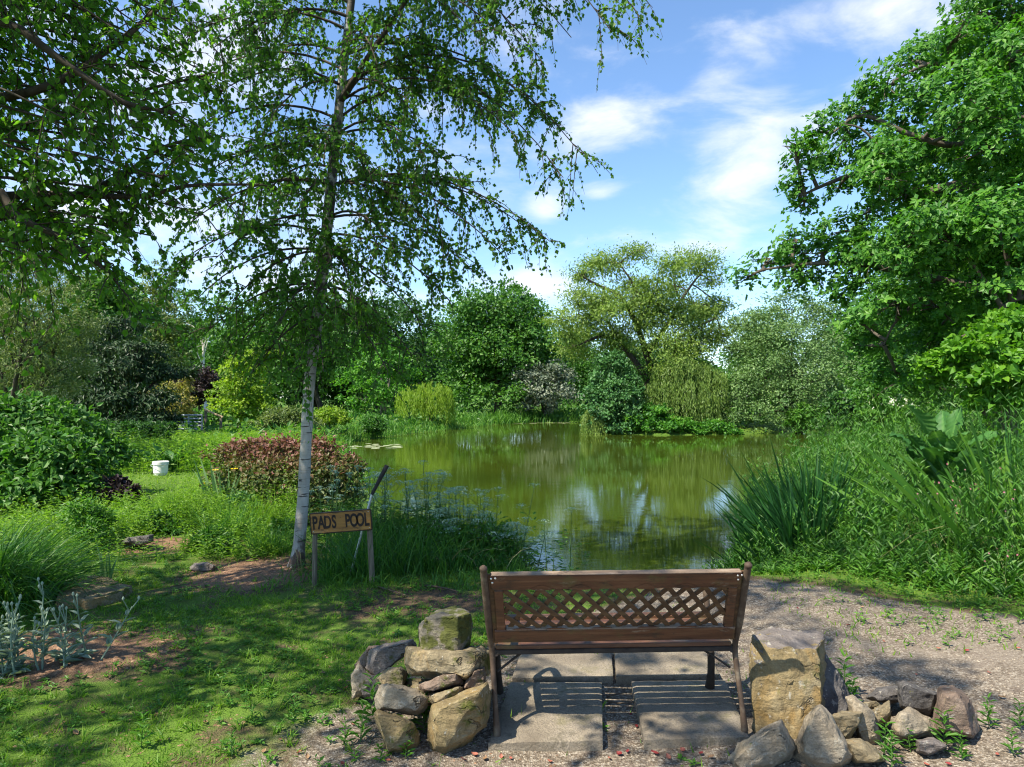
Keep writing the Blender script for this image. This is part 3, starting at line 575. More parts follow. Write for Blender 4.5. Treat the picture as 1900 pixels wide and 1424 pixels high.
# -- the great oak on the right
def build_oak():
    rng = np.random.default_rng(11); base = np.array([11.2, 13.2, 0.]); base[2] = gz1(11.2, 13.2)
    rows = [(1830,20,70,0,.8),(1775,75,48,-.6,.75),(1700,120,48,.3,.7),(1640,160,45,-.3,.7),(1590,215,42,.2,.7),(1690,210,60,.8,.75),(1780,180,70,-1,.8),(1870,150,80,.5,.8),(1520,250,36,-.4,.65),(1475,268,24,-.5,.7),(1500,300,34,-.2,.65),
            (1570,280,50,.6,.7),(1660,290,60,-.9,.75),(1760,290,75,.4,.8),(1850,280,80,-1.2,.8),(1475,345,30,-.1,.65),(1490,385,25,.1,.7),(1680,370,55,-.5,.7),(1740,400,70,.9,.75),(1830,390,80,-.8,.8),(1900,340,80,.5,.8),
            (1600,400,28,1.2,.65),(1560,430,40,1.0,.65),(1480,445,36,.9,.6),(1430,480,38,1.0,.6),(1385,518,26,1.1,.7),(1530,480,55,.6,.65),(1620,470,60,-.2,.7),(1700,480,70,-1.1,.75),(1800,490,80,.2,.75),(1880,470,80,-1.3,.8),
            (1480,520,45,.9,.55),(1580,540,50,.4,.6),(1660,560,60,-.7,.65),(1600,600,40,.2,.6),(1740,570,70,-.2,.7),(1830,580,70,.9,.7),(1640,640,40,.3,.6),(1720,640,45,.7,.6),(1590,650,26,.6,.7),
            (1950,60,110,.5,.8),(1980,250,110,-.5,.8),(1990,450,110,1,.8),(1960,600,90,0,.7),(1840,-90,100,.6,.8),(1950,-160,130,-1,.8),(2080,0,150,1,.8),(2100,300,150,0,.8),(1760,100,60,1.8,.75),(1660,700,40,.5,.7),(1700,590,60,1.6,.75),(1800,660,70,.6,.7),(1900,520,90,-1.5,.8),(1850,420,80,-1.8,.75),(1760,440,60,-1.5,.7),(1640,330,50,-1,.7),(1560,350,30,.3,.6),(1700,420,50,-1.6,.7),(1900,100,80,-1.2,.8),(1820,200,60,-1.5,.8),(1680,300,80,2.2,.75),(1800,350,90,2.6,.75),(1650,450,80,2.4,.7),(1760,500,90,2.6,.7),(1880,200,90,2.6,.8)]
    lobes = px_lobes(rows, 11.4)
    t = thing('oak_tree', 'large sunlit oak leaning over the pond from the right edge', 'tree', base)
    a = Acc()
    tr = poly([base-[0,0,.2], base+[-.1,0,1.2], base+[-.3,-.2,2.6], base+[-.2,-.5,4.4], base+[-.4,-.6,6.4], base+[-.5,-.6,8.5]], 24); tube(a, tr, np.linspace(.42,.12,24), 12)
    link('trunk', a.mesh('oak_trunk', M['bark'], base, True), t)
    b = Acc(); A = at; Y = 11.3
    mains = [(poly([tr[12], A(1960,380,Y+.6), A(1840,350,Y+.2), A(1770,345,Y), A(1700,360,Y), A(1632,345,Y), A(1612,318,Y), A(1570,328,Y), A(1520,348,Y), A(1485,365,Y)], 40), .11, .018), (poly([A(1618,330,Y), A(1640,300,Y), A(1640,285,Y-.2), A(1600,240,Y-.2), A(1560,230,Y-.2)], 14), .035, .012),
             (poly([tr[10], A(1960,560,Y+.3), A(1850,545,Y), A(1740,520,Y-.1), A(1680,508,Y), A(1600,490,Y+.3), A(1500,490,Y+.6), A(1420,500,Y+1)], 34), .12, .018), (poly([tr[15], A(1940,220,Y+.4), A(1840,250,Y), A(1770,270,Y-.2), A(1690,250,Y-.2), A(1600,215,Y), A(1540,250,Y)], 30), .09, .018),
             (poly([tr[18], A(1930,90,Y+.4), A(1860,110,Y), A(1790,120,Y-.2), A(1720,120,Y-.1), A(1660,150,Y)], 26), .08, .018), (poly([A(1990,555,Y-1), A(1900,552,Y-1.3), A(1865,568,Y-1.4), A(1830,600,Y-1.4), A(1790,622,Y-1.4), A(1750,640,Y-1.3)], 22), .045, .014),
             (poly([A(1740,520,Y-.1), A(1700,560,Y-.2), A(1660,600,Y-.2), A(1640,640,Y)], 14), .04, .012)]
    for p, r1, r2 in mains: tube(b, p, np.linspace(r1, r2, len(p)), 7)
    allp = np.concatenate([m[0] for m in mains])
    for lb in lobes:
        c = lb[:3]; q = allp[np.argmin(np.linalg.norm(allp-c, axis=1))]
        if np.linalg.norm(q-c) > 3.5: q = tr[np.argmin(np.linalg.norm(tr-c, axis=1))]
        m = (q+c)/2+rng.normal(size=3)*.1+[0,0,.08]; lm = bez(q, m, c, 7); tube(b, lm, np.linspace(.035,.014,7), 5, cap=False)
        for k in range(7):
            d = rdir(1, rng)[0]; tube(b, bez(lm[rng.integers(3,7)], c+d*lb[3:6]*.5, c+d*lb[3:6]*.95, 4), np.linspace(.014,.004,4), 4, cap=False)
    link('branches', b.mesh('oak_branches', M['oak_bark'], base, True), t, kind='stuff')
    # leaves stand in rosettes at the twig ends
    c = Acc(); area = lobes[:,3]*lobes[:,5]; sh = area/area.sum(); tot = 25000
    for lb, s in zip(lobes, sh):
        k = int(tot*s); cl = max(3, k//9); d = rdir(cl*2, rng); d = d[(d[:,2] > -.4) | (rng.random(cl*2) < .35)][:cl]
        cc = lb[:3]+d*lb[3:6]*rng.uniform(.55,1.08,(len(d),1)); i = rng.integers(0, len(d), k); P = cc[i]+rng.normal(size=(k,3))*np.array([.10,.10,.08])
        ax = unit(d[i]*.7+rdir(k, rng)*.5+np.array([-.2,-.2,.4])); m = 6; j = np.repeat(np.arange(k), m); an = rng.uniform(0, 6.283, len(j))
        u = unit(np.cross(ax, np.array([.3,.5,.2]))); v = np.cross(ax, u); rad = u[j]*np.cos(an)[:,None]+v[j]*np.sin(an)[:,None]
        D = rad+ax[j]*rng.uniform(-.1,.5,len(j))[:,None]; L = rng.uniform(.06,.115,len(j)); tint = np.clip(rng.random(len(j))*.5+rng.random(k)[j]*.5, 0, 1)
        leaves(c, P[j]+rad*.01, D, ax[j]+rdir(len(j), rng)*.45, L, L*rng.uniform(.45,.7,len(j)), tint, 'diamond', .1)
    link('crown', c.mesh('oak_crown', M['oak_leaf'], base), t); TRI['oak'] = b.tris()+c.tris()
build_oak()

# -- background and middle-distance trees
DW = 'dark trees along the far side of the garden'
tree('pond_tree', 'big rounded deep green tree at the far end of the pond', 'tree', at(925,792,54)[:2], np.concatenate([ell(925,655,118,128,54,26,1,.34), px_lobes([(905,570,55,-2,.8),(985,590,45,0,.8),(850,640,50,-2,.8),(1010,660,42,-1,.8),(880,740,45,-4,.7),(960,745,40,-4,.7)], 54)]), 38000, .27, .19, M['mid_leaf'], M['bark'], .35, 31, tuft=.2, per=34)
w1 = tree('woodland_tree', 'dark broad tree in the wood left of the big rounded tree', 'tree', at(700,790,66)[:2], ell(700,665,120,120,66,24,2,.36), 19000, .34, .25, M['dark_leaf'], M['bark'], .35, 32, DW, tuft=.2, per=30)
w2 = tree('woodland_tree', 'lighter green ragged tree in the wood seen right of the birch trunk', 'tree', at(655,790,72)[:2], np.concatenate([ell(655,680,80,105,72,17,12,.42), px_lobes([(640,585,34,0,1),(690,600,30,1,.9),(610,640,36,-1,.9),(705,660,36,-1,.8)], 72)]), 14000, .34, .22, M['mid_leaf'], M['bark'], .3, 92, DW, tuft=.26, per=22)
copy_tree(w1, (*at(585,790,70)[:2], 0), 2.1, 1.02, 'dark woodland tree seen straight behind the birch trunk')
copy_tree(w2, (*at(480,790,66)[:2], 0), 4.0, .98, 'dark woodland tree behind the yellow green sapling')
copy_tree(w1, (*at(800,790,76)[:2], 0), 5.0, .80, 'low dark tree behind the small weeping willow')
for i, (px, Y, s, lab) in enumerate([(1060,84,.9,'distant dark tree in the gap between rounded tree and willow'),(1180,80,.75,'distant dark tree behind the open crowned willow'),(1420,74,.9,'distant dark tree behind the grey green sallow'),(1640,62,1.0,'dark tree behind the oak above the white flowers'),(1850,58,1.0,'dark tree behind the oak near the right edge'),
        (330,72,.9,'distant dark tree behind the bronze sapling'),(180,60,.85,'distant dark tree behind the spreading yew'),(20,58,.9,'distant dark tree at the left edge behind the feathery tree')]):
    copy_tree(w1 if i % 2 else w2, (*at(px,780,Y)[:2], 0), 1.3*i, s, lab)
tree('twin_stemmed_tree', 'fresh green tree on two pale stems beside the small weeping willow', 'tree', at(706,792,47)[:2], px_lobes([(700,680,52,0,.7),(660,710,38,-1,.6),(740,700,40,1,.6),(700,730,48,-2,.5),(670,745,30,-2,.5),(735,740,32,-1,.5),(700,650,40,1,.7),(720,670,40,1,.7)], 47), 9000, .2, .15, M['oak_leaf'], M['pale_bark'], .16, 33, stems=2, fork=.5)
tree('yellow_tree', 'young yellow green tree on a thin trunk in front of the dark wood', 'tree', at(443,800,34)[:2], px_lobes([(475,670,28,0,.8),(450,690,34,0,.7),(430,720,30,-.5,.6),(465,725,38,.5,.6),(410,745,20,-.3,.5),(440,755,34,-.6,.5),(478,755,28,.2,.5),(500,660,22,.5,.8),(455,780,22,.2,.5)], 34), 9000, .15, .11, M['yellow_leaf'], M['pale_bark'], .06, 34, fork=.4)
tree('bronze_tree', 'small bronze yellow tree in flat tiers beside the field gate', 'tree', at(314,798,29)[:2], px_lobes([(340,705,16,0,.5),(325,722,30,0,.35),(300,735,36,.3,.32),(335,745,28,-.4,.3),(285,755,22,.2,.3),(310,762,36,-.4,.3),(275,772,14,0,.3),(342,768,16,.3,.3)], 29), 4200, .15, .075, M['bronze_leaf'], M['bark'], .07, 35, fork=.4, droop=.3, per=24)
tree('purple_tree', 'small dark purple leaved tree behind the bronze one', 'tree', at(372,795,35)[:2], ell(372,728,44,46,35,10,6,.42), 7000, .14, .10, M['purple_leaf'], M['bark'], .1, 36)
tree('yew_tree', 'spreading blackish evergreen with drooping tiers left of the bronze tree', 'tree', at(215,800,25)[:2], px_lobes([(220,610,40,1,.5),(180,640,50,.5,.4),(255,650,45,0,.4),(150,680,50,0,.35),(210,685,60,-.5,.35),(280,690,45,.3,.35),(130,730,50,-.3,.3),(200,735,65,-1,.3),(275,740,50,-.5,.3),(330,690,30,1,.4),(160,775,55,-.6,.3),(240,780,60,-.8,.3),(300,778,35,0,.3)], 25), 26000, .17, .06, M['conifer_leaf'], M['bark'], .3, 37, droop=.5, per=40, fork=.1, low=.8)
tree('feathery_tree', 'tall feathery olive green tree at the left edge above the dark bush', 'tree', at(2,790,15)[:2], px_lobes([(60,490,60,.5,.8),(10,540,70,0,.8),(110,540,55,.3,.8),(60,580,70,-.6,.8),(-50,600,90,0,.8),(130,610,50,0,.8),(70,650,65,-.4,.7),(10,680,60,.2,.7),(130,680,45,.3,.7),(-20,480,80,.6,.8),(100,720,45,-.2,.6),(30,730,50,.4,.6)], 15), 30000, .10, .022, M['olive_leaf'], M['bark'], .12, 38, droop=.5, per=60, tuft=.24, stems=3, fork=.3)
tree('tall_birch', 'tall thin pale green tree rising behind the yew', 'tree', at(290,790,46)[:2], px_lobes([(290,520,30,0,1),(265,560,40,0,1),(310,560,38,.6,1),(285,600,50,-.5,1),(320,620,40,.4,.9),(255,640,42,.3,.9),(300,660,50,-.2,.9)], 46), 9500, .20, .13, M['olive_leaf'], M['bark'], .17, 39, fork=.3)
tree('white_birch', 'thin birch with a bare white trunk against the sky behind the purple tree', 'tree', at(384,790,44)[:2], px_lobes([(372,575,30,0,.9),(345,600,25,.4,.8),(405,590,32,0,.8),(385,620,24,-.5,.7),(350,560,22,.2,.8),(420,560,25,.3,.8),(360,640,22,-.5,.7)], 44), 2600, .19, .13, M['mid_leaf'], M['white_bark'], .13, 40, fork=.5)
tree('left_wood_tree', 'mid green tree between the feathery tree and the tall pale one', 'tree', at(190,790,40)[:2], ell(195,590,75,85,40,16,9,.4), 14000, .22, .16, M['mid_leaf'], M['bark'], .25, 41)
tree('green_wood_tree', 'mid green tree behind the birch trunk in front of the dark wood', 'tree', at(600,792,56)[:2], ell(560,660,95,80,56,18,10,.38), 14000, .26, .19, M['mid_leaf'], M['bark'], .25, 42)
def strands(acc, rows, Y, n, L, W, rng, length, tone=(0,1)):       # hanging withies with narrow leaves
    for px, py, r, dy, fl in rows:
        c = at(px, py, Y+dy); rr = r*(Y+dy)/FP; k = max(6, int(n*r/sum(q[2] for q in rows)))
        d = rdir(k, rng); d[:,2] = np.abs(d[:,2]); p0 = c+d*rr*np.array([1,1,fl]); ln = length*rng.uniform(.5,1.1,k); m = 26
        i = np.repeat(np.arange(k), m); t = rng.random(len(i)); out = d*np.array([1,1,0])
        P = p0[i]+out[i]*(rr*.35*np.sqrt(t))[:,None]-np.array([0,0,1])*(ln[i]*t**1.3)[:,None]+rng.normal(size=(len(i),3))*.05
        P[:,2] = np.maximum(P[:,2], -.25)
        leaves(acc, P, rdir(len(i), rng)*.35-np.array([0,0,.9])+out[i]*.2, rdir(len(i), rng), L, W, np.clip(rng.random(len(i))*(tone[1]-tone[0])+tone[0], 0, 1))
def weeping(name, label, base, rows, Y, n, L, W, mat_, seed, length, r0, tone=(0,1)):
    rng = np.random.default_rng(seed); base = np.array([*base[:2], gz1(*base[:2])]); t = thing(name, label, 'tree', base)
    a = Acc(); skeleton(a, base, px_lobes(rows, Y), r0, rng, .4); link('trunk', a.mesh(name+'_trunk', M['bark'], base, True), t)
    c = Acc(); strands(c, rows, Y, n, L, W, rng, length, tone); link('crown', c.mesh(name+'_crown', mat_, base), t); TRI[name] = c.tris()
weeping('weeping_willow', 'small weeping willow with yellow green curtains on the far left bank', at(800,790,40), [(800,722,22,0,.7),(775,730,26,.3,.7),(818,725,18,-.3,.7),(755,735,18,.2,.6),(790,740,34,-.4,.6),(815,745,24,.2,.6)], 40, 420, .16, .035, M['yellow_leaf'], 50, 1.6, .1, (.2,.8))
tree('variegated_tree', 'grey white variegated tree beside the big rounded tree on bare trunks', 'tree', at(1015,795,51)[:2], px_lobes([(1010,690,40,0,.5),(985,700,30,-.5,.5),(1040,700,28,.5,.5),(1005,720,45,-.8,.4),(970,735,30,-.4,.4),(1030,735,38,-.3,.4),(1000,750,35,-.8,.4)], 51), 8500, .2, .14, M['variegated_leaf'], M['bark'], .18, 43, stems=2, fork=.5)
# island
def build_open_willow():
    rng = np.random.default_rng(44); Y = 38.; b0 = at(1225,800,Y); base = np.array([b0[0], b0[1], gz1(b0[0], b0[1])]); A = at
    t = thing('open_crowned_willow', 'tall airy yellow green willow with leaning dark trunks on the island', 'tree', base)
    a = Acc()
    st = [(poly([base-[0,0,.2], A(1205,720,Y), A(1185,680,Y), A(1150,640,Y), A(1115,625,Y-.5), A(1075,640,Y-1)], 18), .24, .05), (poly([base-[0,0,.2], A(1212,700,Y+.4), A(1200,660,Y+.4), A(1180,600,Y), A(1150,550,Y), A(1110,530,Y-.4), A(1075,510,Y-.5)], 20), .26, .04),
          (poly([A(1185,610,Y), A(1190,560,Y), A(1170,520,Y), A(1150,490,Y)], 12), .12, .03), (poly([A(1200,660,Y+.4), A(1240,600,Y+.8), A(1262,560,Y+1), A(1290,520,Y+1), A(1310,500,Y+1)], 14), .15, .03), (poly([base-[0,0,.2], A(1250,700,Y+.3), A(1252,655,Y+.3), A(1270,620,Y), A(1330,590,Y-.5)], 14), .18, .04),
          (poly([A(1150,640,Y), A(1130,600,Y-.3), A(1100,585,Y-.5), A(1060,590,Y-.6)], 10), .09, .02), (poly([A(1262,560,Y+1), A(1250,520,Y+.6), A(1255,490,Y+.6)], 8), .07, .02), (poly([A(1185,575,Y), A(1215,540,Y-.5), A(1225,500,Y-.6)], 8), .08, .02)]
    for p, r1, r2 in st: tube(a, p, np.linspace(r1, r2, len(p)), 7)
    rows = [(1090,560,34,.5,.7),(1130,610,34,.4,.7),(1170,560,36,-.6,.7),(1215,555,36,.6,.7),(1255,560,36,-.5,.7),(1295,575,36,.8,.7),(1160,620,30,.8,.7),(1325,615,30,.4,.7),(1270,640,36,.6,.7),(1060,610,30,.4,.7),(1075,510,24,0,.6),(1060,545,28,-.5,.6),(1100,490,26,.4,.7),(1140,480,30,0,.7),(1180,475,28,.6,.7),(1225,480,30,0,.7),(1265,478,30,.6,.7),(1300,495,30,1,.7),(1325,520,24,.5,.7),(1120,540,30,-1,.6),(1165,530,28,1.5,.6),(1215,525,30,-.8,.6),(1265,530,30,1.4,.6),(1310,555,34,0,.6),
            (1050,590,30,-1,.6),(1095,590,26,-1.2,.6),(1140,580,28,-1.2,.5),(1210,580,36,-1.4,.5),(1260,590,40,-1,.5),(1310,600,36,-.6,.5),(1045,630,26,-1,.6),(1075,640,26,-1,.6),(1240,620,40,-1,.5),(1300,635,35,-.4,.5),(1340,560,26,.6,.6),(1230,660,30,-1.4,.6)]
    rows = [(px+rng.normal(0,9), py+8+rng.normal(0,8), r*rng.uniform(.85,1.3), dy+rng.normal(0,.8), fl) for px, py, r, dy, fl in rows]; lobes = px_lobes(rows, Y); allp = np.concatenate([s[0] for s in st])
    for lb in lobes:
        q = allp[np.argmin(np.linalg.norm(allp-lb[:3], axis=1))]; lm = bez(q, (q+lb[:3])/2+[0,0,.2], lb[:3], 6); tube(a, lm, np.linspace(.05,.02,6), 5, cap=False)
        for k in range(9):
            d = rdir(1, rng)[0]; d[2] = d[2]*.7+.3; tube(a, bez(lm[rng.integers(2,6)], lb[:3]+d*lb[3:6]*.5, lb[:3]+d*lb[3:6]*1.1, 4), np.linspace(.02,.007,4), 3, cap=False)
    link('trunk', a.mesh('open_willow_trunk', M['bark'], base, True), t)
    c = Acc(); lobe_crown(c, lobes, 46000, .18, .075, rng, droop=.35, per=22, tuft=.3, low=.9, shell=(.25,1.15)); link('crown', c.mesh('open_willow_crown', M['willow_leaf'], base), t); TRI['open_willow'] = c.tris()
build_open_willow()
tree('sallow_bush', 'big rounded grey green sallow at the right end of the island', 'tree', at(1480,806,37)[:2], px_lobes([(1470,575,45,1,.8),(1420,610,45,.5,.8),(1520,600,42,1,.8),(1470,640,60,-.6,.8),(1390,655,42,.4,.8),(1550,650,50,.6,.8),(1420,690,55,-.8,.8),(1500,700,60,-1.2,.8),(1570,700,45,.2,.8),(1380,725,45,-.4,.8),(1450,745,55,-1.5,.75),(1530,745,50,-.8,.75),(1400,775,40,-1.6,.7),(1590,730,40,.6,.8),(1350,760,35,-.6,.8),(1490,780,40,-1.5,.6),(1380,600,30,1.5,.8)], 37), 44000, .13, .08, M['sallow_leaf'], M['bark'], .2, 45, stems=4, fork=.2, per=44, parts=('stem','crown'))
tree('ivy_bush', 'tall ivy green bush at the left tip of the island', 'bush', at(1140,805,35.6)[:2], px_lobes([(1135,675,22,0,1),(1120,700,26,.2,1),(1150,700,24,-.2,1),(1110,735,26,-.2,1),(1145,735,32,-.5,1),(1170,765,28,-.6,.8),(1125,770,32,-.6,.9),(1150,790,30,-.7,.6)], 35.6), 12000, .15, .12, M['ivy_leaf'], M['bark'], .1, 46, stems=3, parts=('stem','foliage'))
weeping('golden_willow', 'narrow golden weeping bush trailing into the water at the island tip', at(1100,800,35), [(1105,760,13,0,.8),(1095,772,12,-.2,.8),(1112,775,13,-.2,.8)], 35, 140, .14, .03, M['willow_leaf'], 51, 1.3, .05)
weeping('withy_thicket', 'tangle of hanging yellow green and brown withies under the airy willow', at(1270,800,36.4), [(1240,690,26,0,.7),(1265,680,28,-.3,.7),(1295,690,28,.2,.7),(1320,700,24,-.2,.7),(1225,715,22,-.4,.6),(1280,720,30,-.8,.6),(1305,740,25,-.8,.6)], 36.4, 700, .15, .04, M['willow_leaf'], 52, 2.3, .12, (0,.7))
tree('thicket_bush', 'dense mid green scrub behind the hanging withies on the island', 'bush', at(1270,806,37.6)[:2], px_lobes([(1225,700,34,0,.9),(1265,690,32,.3,.9),(1305,700,36,0,.9),(1240,735,36,-.3,.8),(1290,740,38,-.3,.8),(1335,730,34,0,.9),(1320,770,34,-.5,.8),(1260,775,34,-.6,.7)], 37.6), 9000, .16, .11, M['mid_leaf'], M['bark'], .1, 97, stems=3, parts=('stem','foliage'))
tree('bramble_bush', 'low fresh green bramble along the water at the middle of the island', 'bush', at(1240,808,34.6)[:2], px_lobes([(1195,785,24,0,.7),(1220,770,22,.3,.7),(1235,795,24,-.2,.6),(1265,790,22,0,.6),(1290,800,22,0,.6),(1320,795,24,.1,.6),(1205,765,20,.4,.7),(1170,795,18,.1,.7),(1350,800,22,.1,.5)], 34.6), 9000, .15, .12, M['oak_leaf'], M['twig'], .04, 47, stems=3, parts=('stem','foliage'))
# right bank beyond the oak
tree('waterside_bush', 'pale fresh green bush at the water between sallow and flowers', 'bush', at(1500,806,34.5)[:2], px_lobes([(1490,770,22,0,.8),(1510,785,20,-.2,.7),(1475,785,18,0,.7)], 34.5), 3500, .14, .1, M['weed_leaf'], M['twig'], .04, 48, parts=('stem','foliage'))
tree('shadow_bush', 'dark blue green bush on the far right bank below the oak', 'bush', at(1575,800,33)[:2], px_lobes([(1560,755,30,0,.8),(1590,765,30,.3,.8),(1545,780,25,-.3,.7),(1600,785,24,0,.7)], 33), 6000, .16, .1, M['dark_leaf'], M['twig'], .05, 49, parts=('stem','foliage'))
hw = tree('flowering_bush', 'white flowering bush on the far right bank under the oak', 'bush', at(1640,795,32)[:2], px_lobes([(1630,765,28,0,.8),(1665,768,26,.2,.8),(1690,760,26,0,.8),(1650,785,24,-.2,.7)], 32), 6500, .15, .1, M['weed_leaf'], M['twig'], .05, 53, parts=('stem','foliage'))
c = Acc(); lobe_crown(c, px_lobes([(1630,752,24,-.1,.5),(1668,750,24,0,.5),(1690,752,22,0,.5)], 32), 1500, .1, .1, np.random.default_rng(3), up=1.)
link('blossom', c.mesh('white_blossom', M['white_petal'], np.array(hw.location)), hw)
tree('hazel_bush', 'bright lime green hazel below the oak at the right edge', 'bush', (7.5, 9.3), px_lobes([(1880,610,60,0,.6),(1820,650,50,-.2,.6),(1760,680,42,.1,.6),(1890,690,60,-.3,.6),(1840,700,40,-.5,.6),(1950,640,80,.4,.7),(1930,720,70,0,.7),(1730,700,26,.2,.6),(1850,740,45,-.3,.6)], 9.2), 11000, .095, .075, M['lime_leaf'], M['pale_bark'], .06, 54, stems=4, kind='ovate', parts=('stem','foliage'), per=26)
tree('understory_tree', 'shady mid green tree filling the gap beneath the oak boughs', 'tree', (14.5, 20.5), px_lobes([(1640,640,70,0,.8),(1720,620,80,1,.8),(1800,600,90,0,.8),(1660,700,60,-1,.8),(1740,700,70,-1,.8),(1620,720,45,0,.8),(1880,640,100,1,.8),(1700,550,90,2,.8),(1800,480,110,2,.8),(1620,740,40,-2,.7)], 21), 24000, .13, .10, M['mid_leaf'], M['bark'], .2, 55, stems=2)
# left garden shrubs
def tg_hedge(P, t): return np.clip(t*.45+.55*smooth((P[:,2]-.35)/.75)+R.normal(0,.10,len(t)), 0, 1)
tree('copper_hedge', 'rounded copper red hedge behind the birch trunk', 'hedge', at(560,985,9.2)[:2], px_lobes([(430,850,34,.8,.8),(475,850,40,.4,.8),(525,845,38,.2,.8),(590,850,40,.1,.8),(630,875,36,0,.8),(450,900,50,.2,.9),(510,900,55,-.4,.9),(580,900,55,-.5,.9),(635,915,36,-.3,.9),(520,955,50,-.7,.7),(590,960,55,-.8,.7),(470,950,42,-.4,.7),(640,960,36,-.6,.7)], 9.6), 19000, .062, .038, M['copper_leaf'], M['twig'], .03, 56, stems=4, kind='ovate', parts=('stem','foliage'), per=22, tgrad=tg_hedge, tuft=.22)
tree('broad_leaved_bush', 'big dark broad leaved bush at the left edge lit along its top', 'bush', (-7.3, 10.6), px_lobes([(60,775,50,.4,.8),(0,790,60,0,.8),(130,800,48,.3,.8),(180,840,45,.5,.8),(40,840,75,-.4,.8),(110,860,65,-.6,.85),(0,880,80,-.5,.85),(170,885,45,0,.8),(60,915,70,-1,.7),(130,920,50,-.8,.7),(205,840,30,.6,.8),(-60,840,90,0,.9)], 10.4), 11500, .105, .068, M['mid_leaf'], M['twig'], .05, 57, stems=4, kind='ovate', parts=('stem','foliage'), per=18, droop=.35, tuft=.24)
tree('round_shrub', 'clipped round bright green shrub on the left bank of the pond', 'bush', at(692,800,31)[:2], px_lobes([(692,788,22,0,.85),(685,792,16,-.2,.8),(700,793,16,-.2,.8)], 31), 4500, .12, .05, M['reed_leaf'], M['twig'], .03, 58, parts=('stem','foliage'))
tree('pale_mound_shrub', 'wide pale green mounded shrub behind the copper hedge', 'bush', at(545,800,28)[:2], px_lobes([(520,778,28,0,.6),(550,772,26,.2,.6),(500,788,24,-.2,.6),(570,785,24,-.1,.6)], 28), 5000, .13, .06, M['olive_leaf'], M['twig'], .04, 59, parts=('stem','foliage'))
tree('golden_mound_shrub', 'golden green mounded shrub right of the birch trunk', 'bush', at(615,795,29)[:2], px_lobes([(610,772,24,0,.6),(632,780,18,.1,.6),(592,782,18,0,.6)], 29), 3500, .13, .06, M['yellow_leaf'], M['twig'], .04, 60, parts=('stem','foliage'))
tree('clipped_hedge', 'low clipped green hedge behind the field gate', 'hedge', at(370,790,33)[:2], px_lobes([(350,775,14,0,.6),(372,772,15,0,.6),(395,775,14,0,.6)], 33), 2600, .13, .09, M['mid_leaf'], M['twig'], .04, 61, parts=('stem','foliage'))
tree('shade_hedge', 'long dark shaded hedge below the yew', 'hedge', at(240,815,21)[:2], px_lobes([(205,805,22,0,.7),(235,798,24,0,.7),(270,800,24,0,.7),(300,800,20,0,.7),(180,800,24,0,.8)], 21), 5500, .13, .05, M['dark_leaf'], M['twig'], .04, 62, parts=('stem','foliage'))

# ---------------------------------------------------------------- grasses, reeds and other growth
def scatter(x0, x1, y0, y1, n, keep, rng):
    x = rng.uniform(x0, x1, n); y = rng.uniform(y0, y1, n); d = sdf(x, y); k = keep(x, y, d) > rng.random(n)
    x, y, d = x[k], y[k], d[k]; return np.stack([x, y, gz(x, y, d)], 1)
def up(n, rng, tilt): a = rng.uniform(0, 6.283, n); s = np.abs(rng.normal(0, tilt, n)); return unit(np.stack([np.cos(a)*s, np.sin(a)*s, np.ones(n)], 1))
def vnoise(x, y, s, seed=0):                                       # cheap patchiness
    return .5+.25*(np.sin(x*s+seed)*np.cos(y*s*1.3+seed*2)+np.sin(x*s*2.3+y*s*1.7+seed*3)*.7+np.sin(x*s*4.1-y*s*3.7+seed)*.5)
def infront(x, y): return (np.abs(x) < .79*y+.4) & (y > 1.9)
rg = np.random.default_rng(77)
# lawn: short blades, thin and patchy near the gravel
def lawn(x, y, d): return np.where(infront(x, y) & (d > .15), grass_w(x, y)*smooth((vnoise(x, y, 2.6, 1)-.25)/.5)*np.where(x > .2, .35, 1.)*(1-.55*grit_w(x, y)), 0)
P = scatter(-4.5, 1.6, 2.3, 7.4, 150000, lawn, rg); n = len(P)
a = Acc(); blades(a, P, up(n, rg, .55), rg.uniform(.02,.07,n), rg.uniform(.003,.007,n), rg.uniform(.2,1,n), rg.random(n)*.7+.3*vnoise(P[:,0], P[:,1], 3, 4), 1)
P = scatter(-12, -2, 7.5, 22, 42000, lambda x, y, d: np.where(infront(x, y) & (d > .3), .9*(1-mulch_w(x, y)), 0), rg); n = len(P)
blades(a, P, up(n, rg, .5), rg.uniform(.05,.12,n), rg.uniform(.012,.022,n), rg.uniform(.2,1,n), rg.uniform(.4,1,n), 1)
P = scatter(2.0, 7, 4.2, 6.6, 9000, lambda x, y, d: np.where(infront(x, y), grass_w(x, y)*.9, 0), rg); n = len(P)
blades(a, P, up(n, rg, .5), rg.uniform(.03,.09,n), rg.uniform(.005,.009,n), rg.uniform(.2,1,n), rg.uniform(.3,1,n), 2)
P = scatter(-4.5, .6, 2.3, 6.8, 1500, lambda x, y, d: np.where(infront(x, y) & (d > .3), np.clip(grass_w(x, y)*.9+.1, 0, 1)*smooth((vnoise(x, y, 2.3, 9)-.2)/.5), 0), rg); i_ = np.repeat(np.arange(len(P)), 9); n = len(i_)
blades(a, P[i_]+rg.normal(size=(n,3))*np.array([.014,.014,0]), up(n, rg, .55), rg.uniform(.05,.13,n), rg.uniform(.004,.008,n), rg.uniform(.3,1.2,n), rg.random(n)*.5+.5*rg.random(len(P))[i_], 2)
link('grass', a.mesh('grass', M['turf_blade']), kind='stuff'); TRI['lawn'] = a.tris()
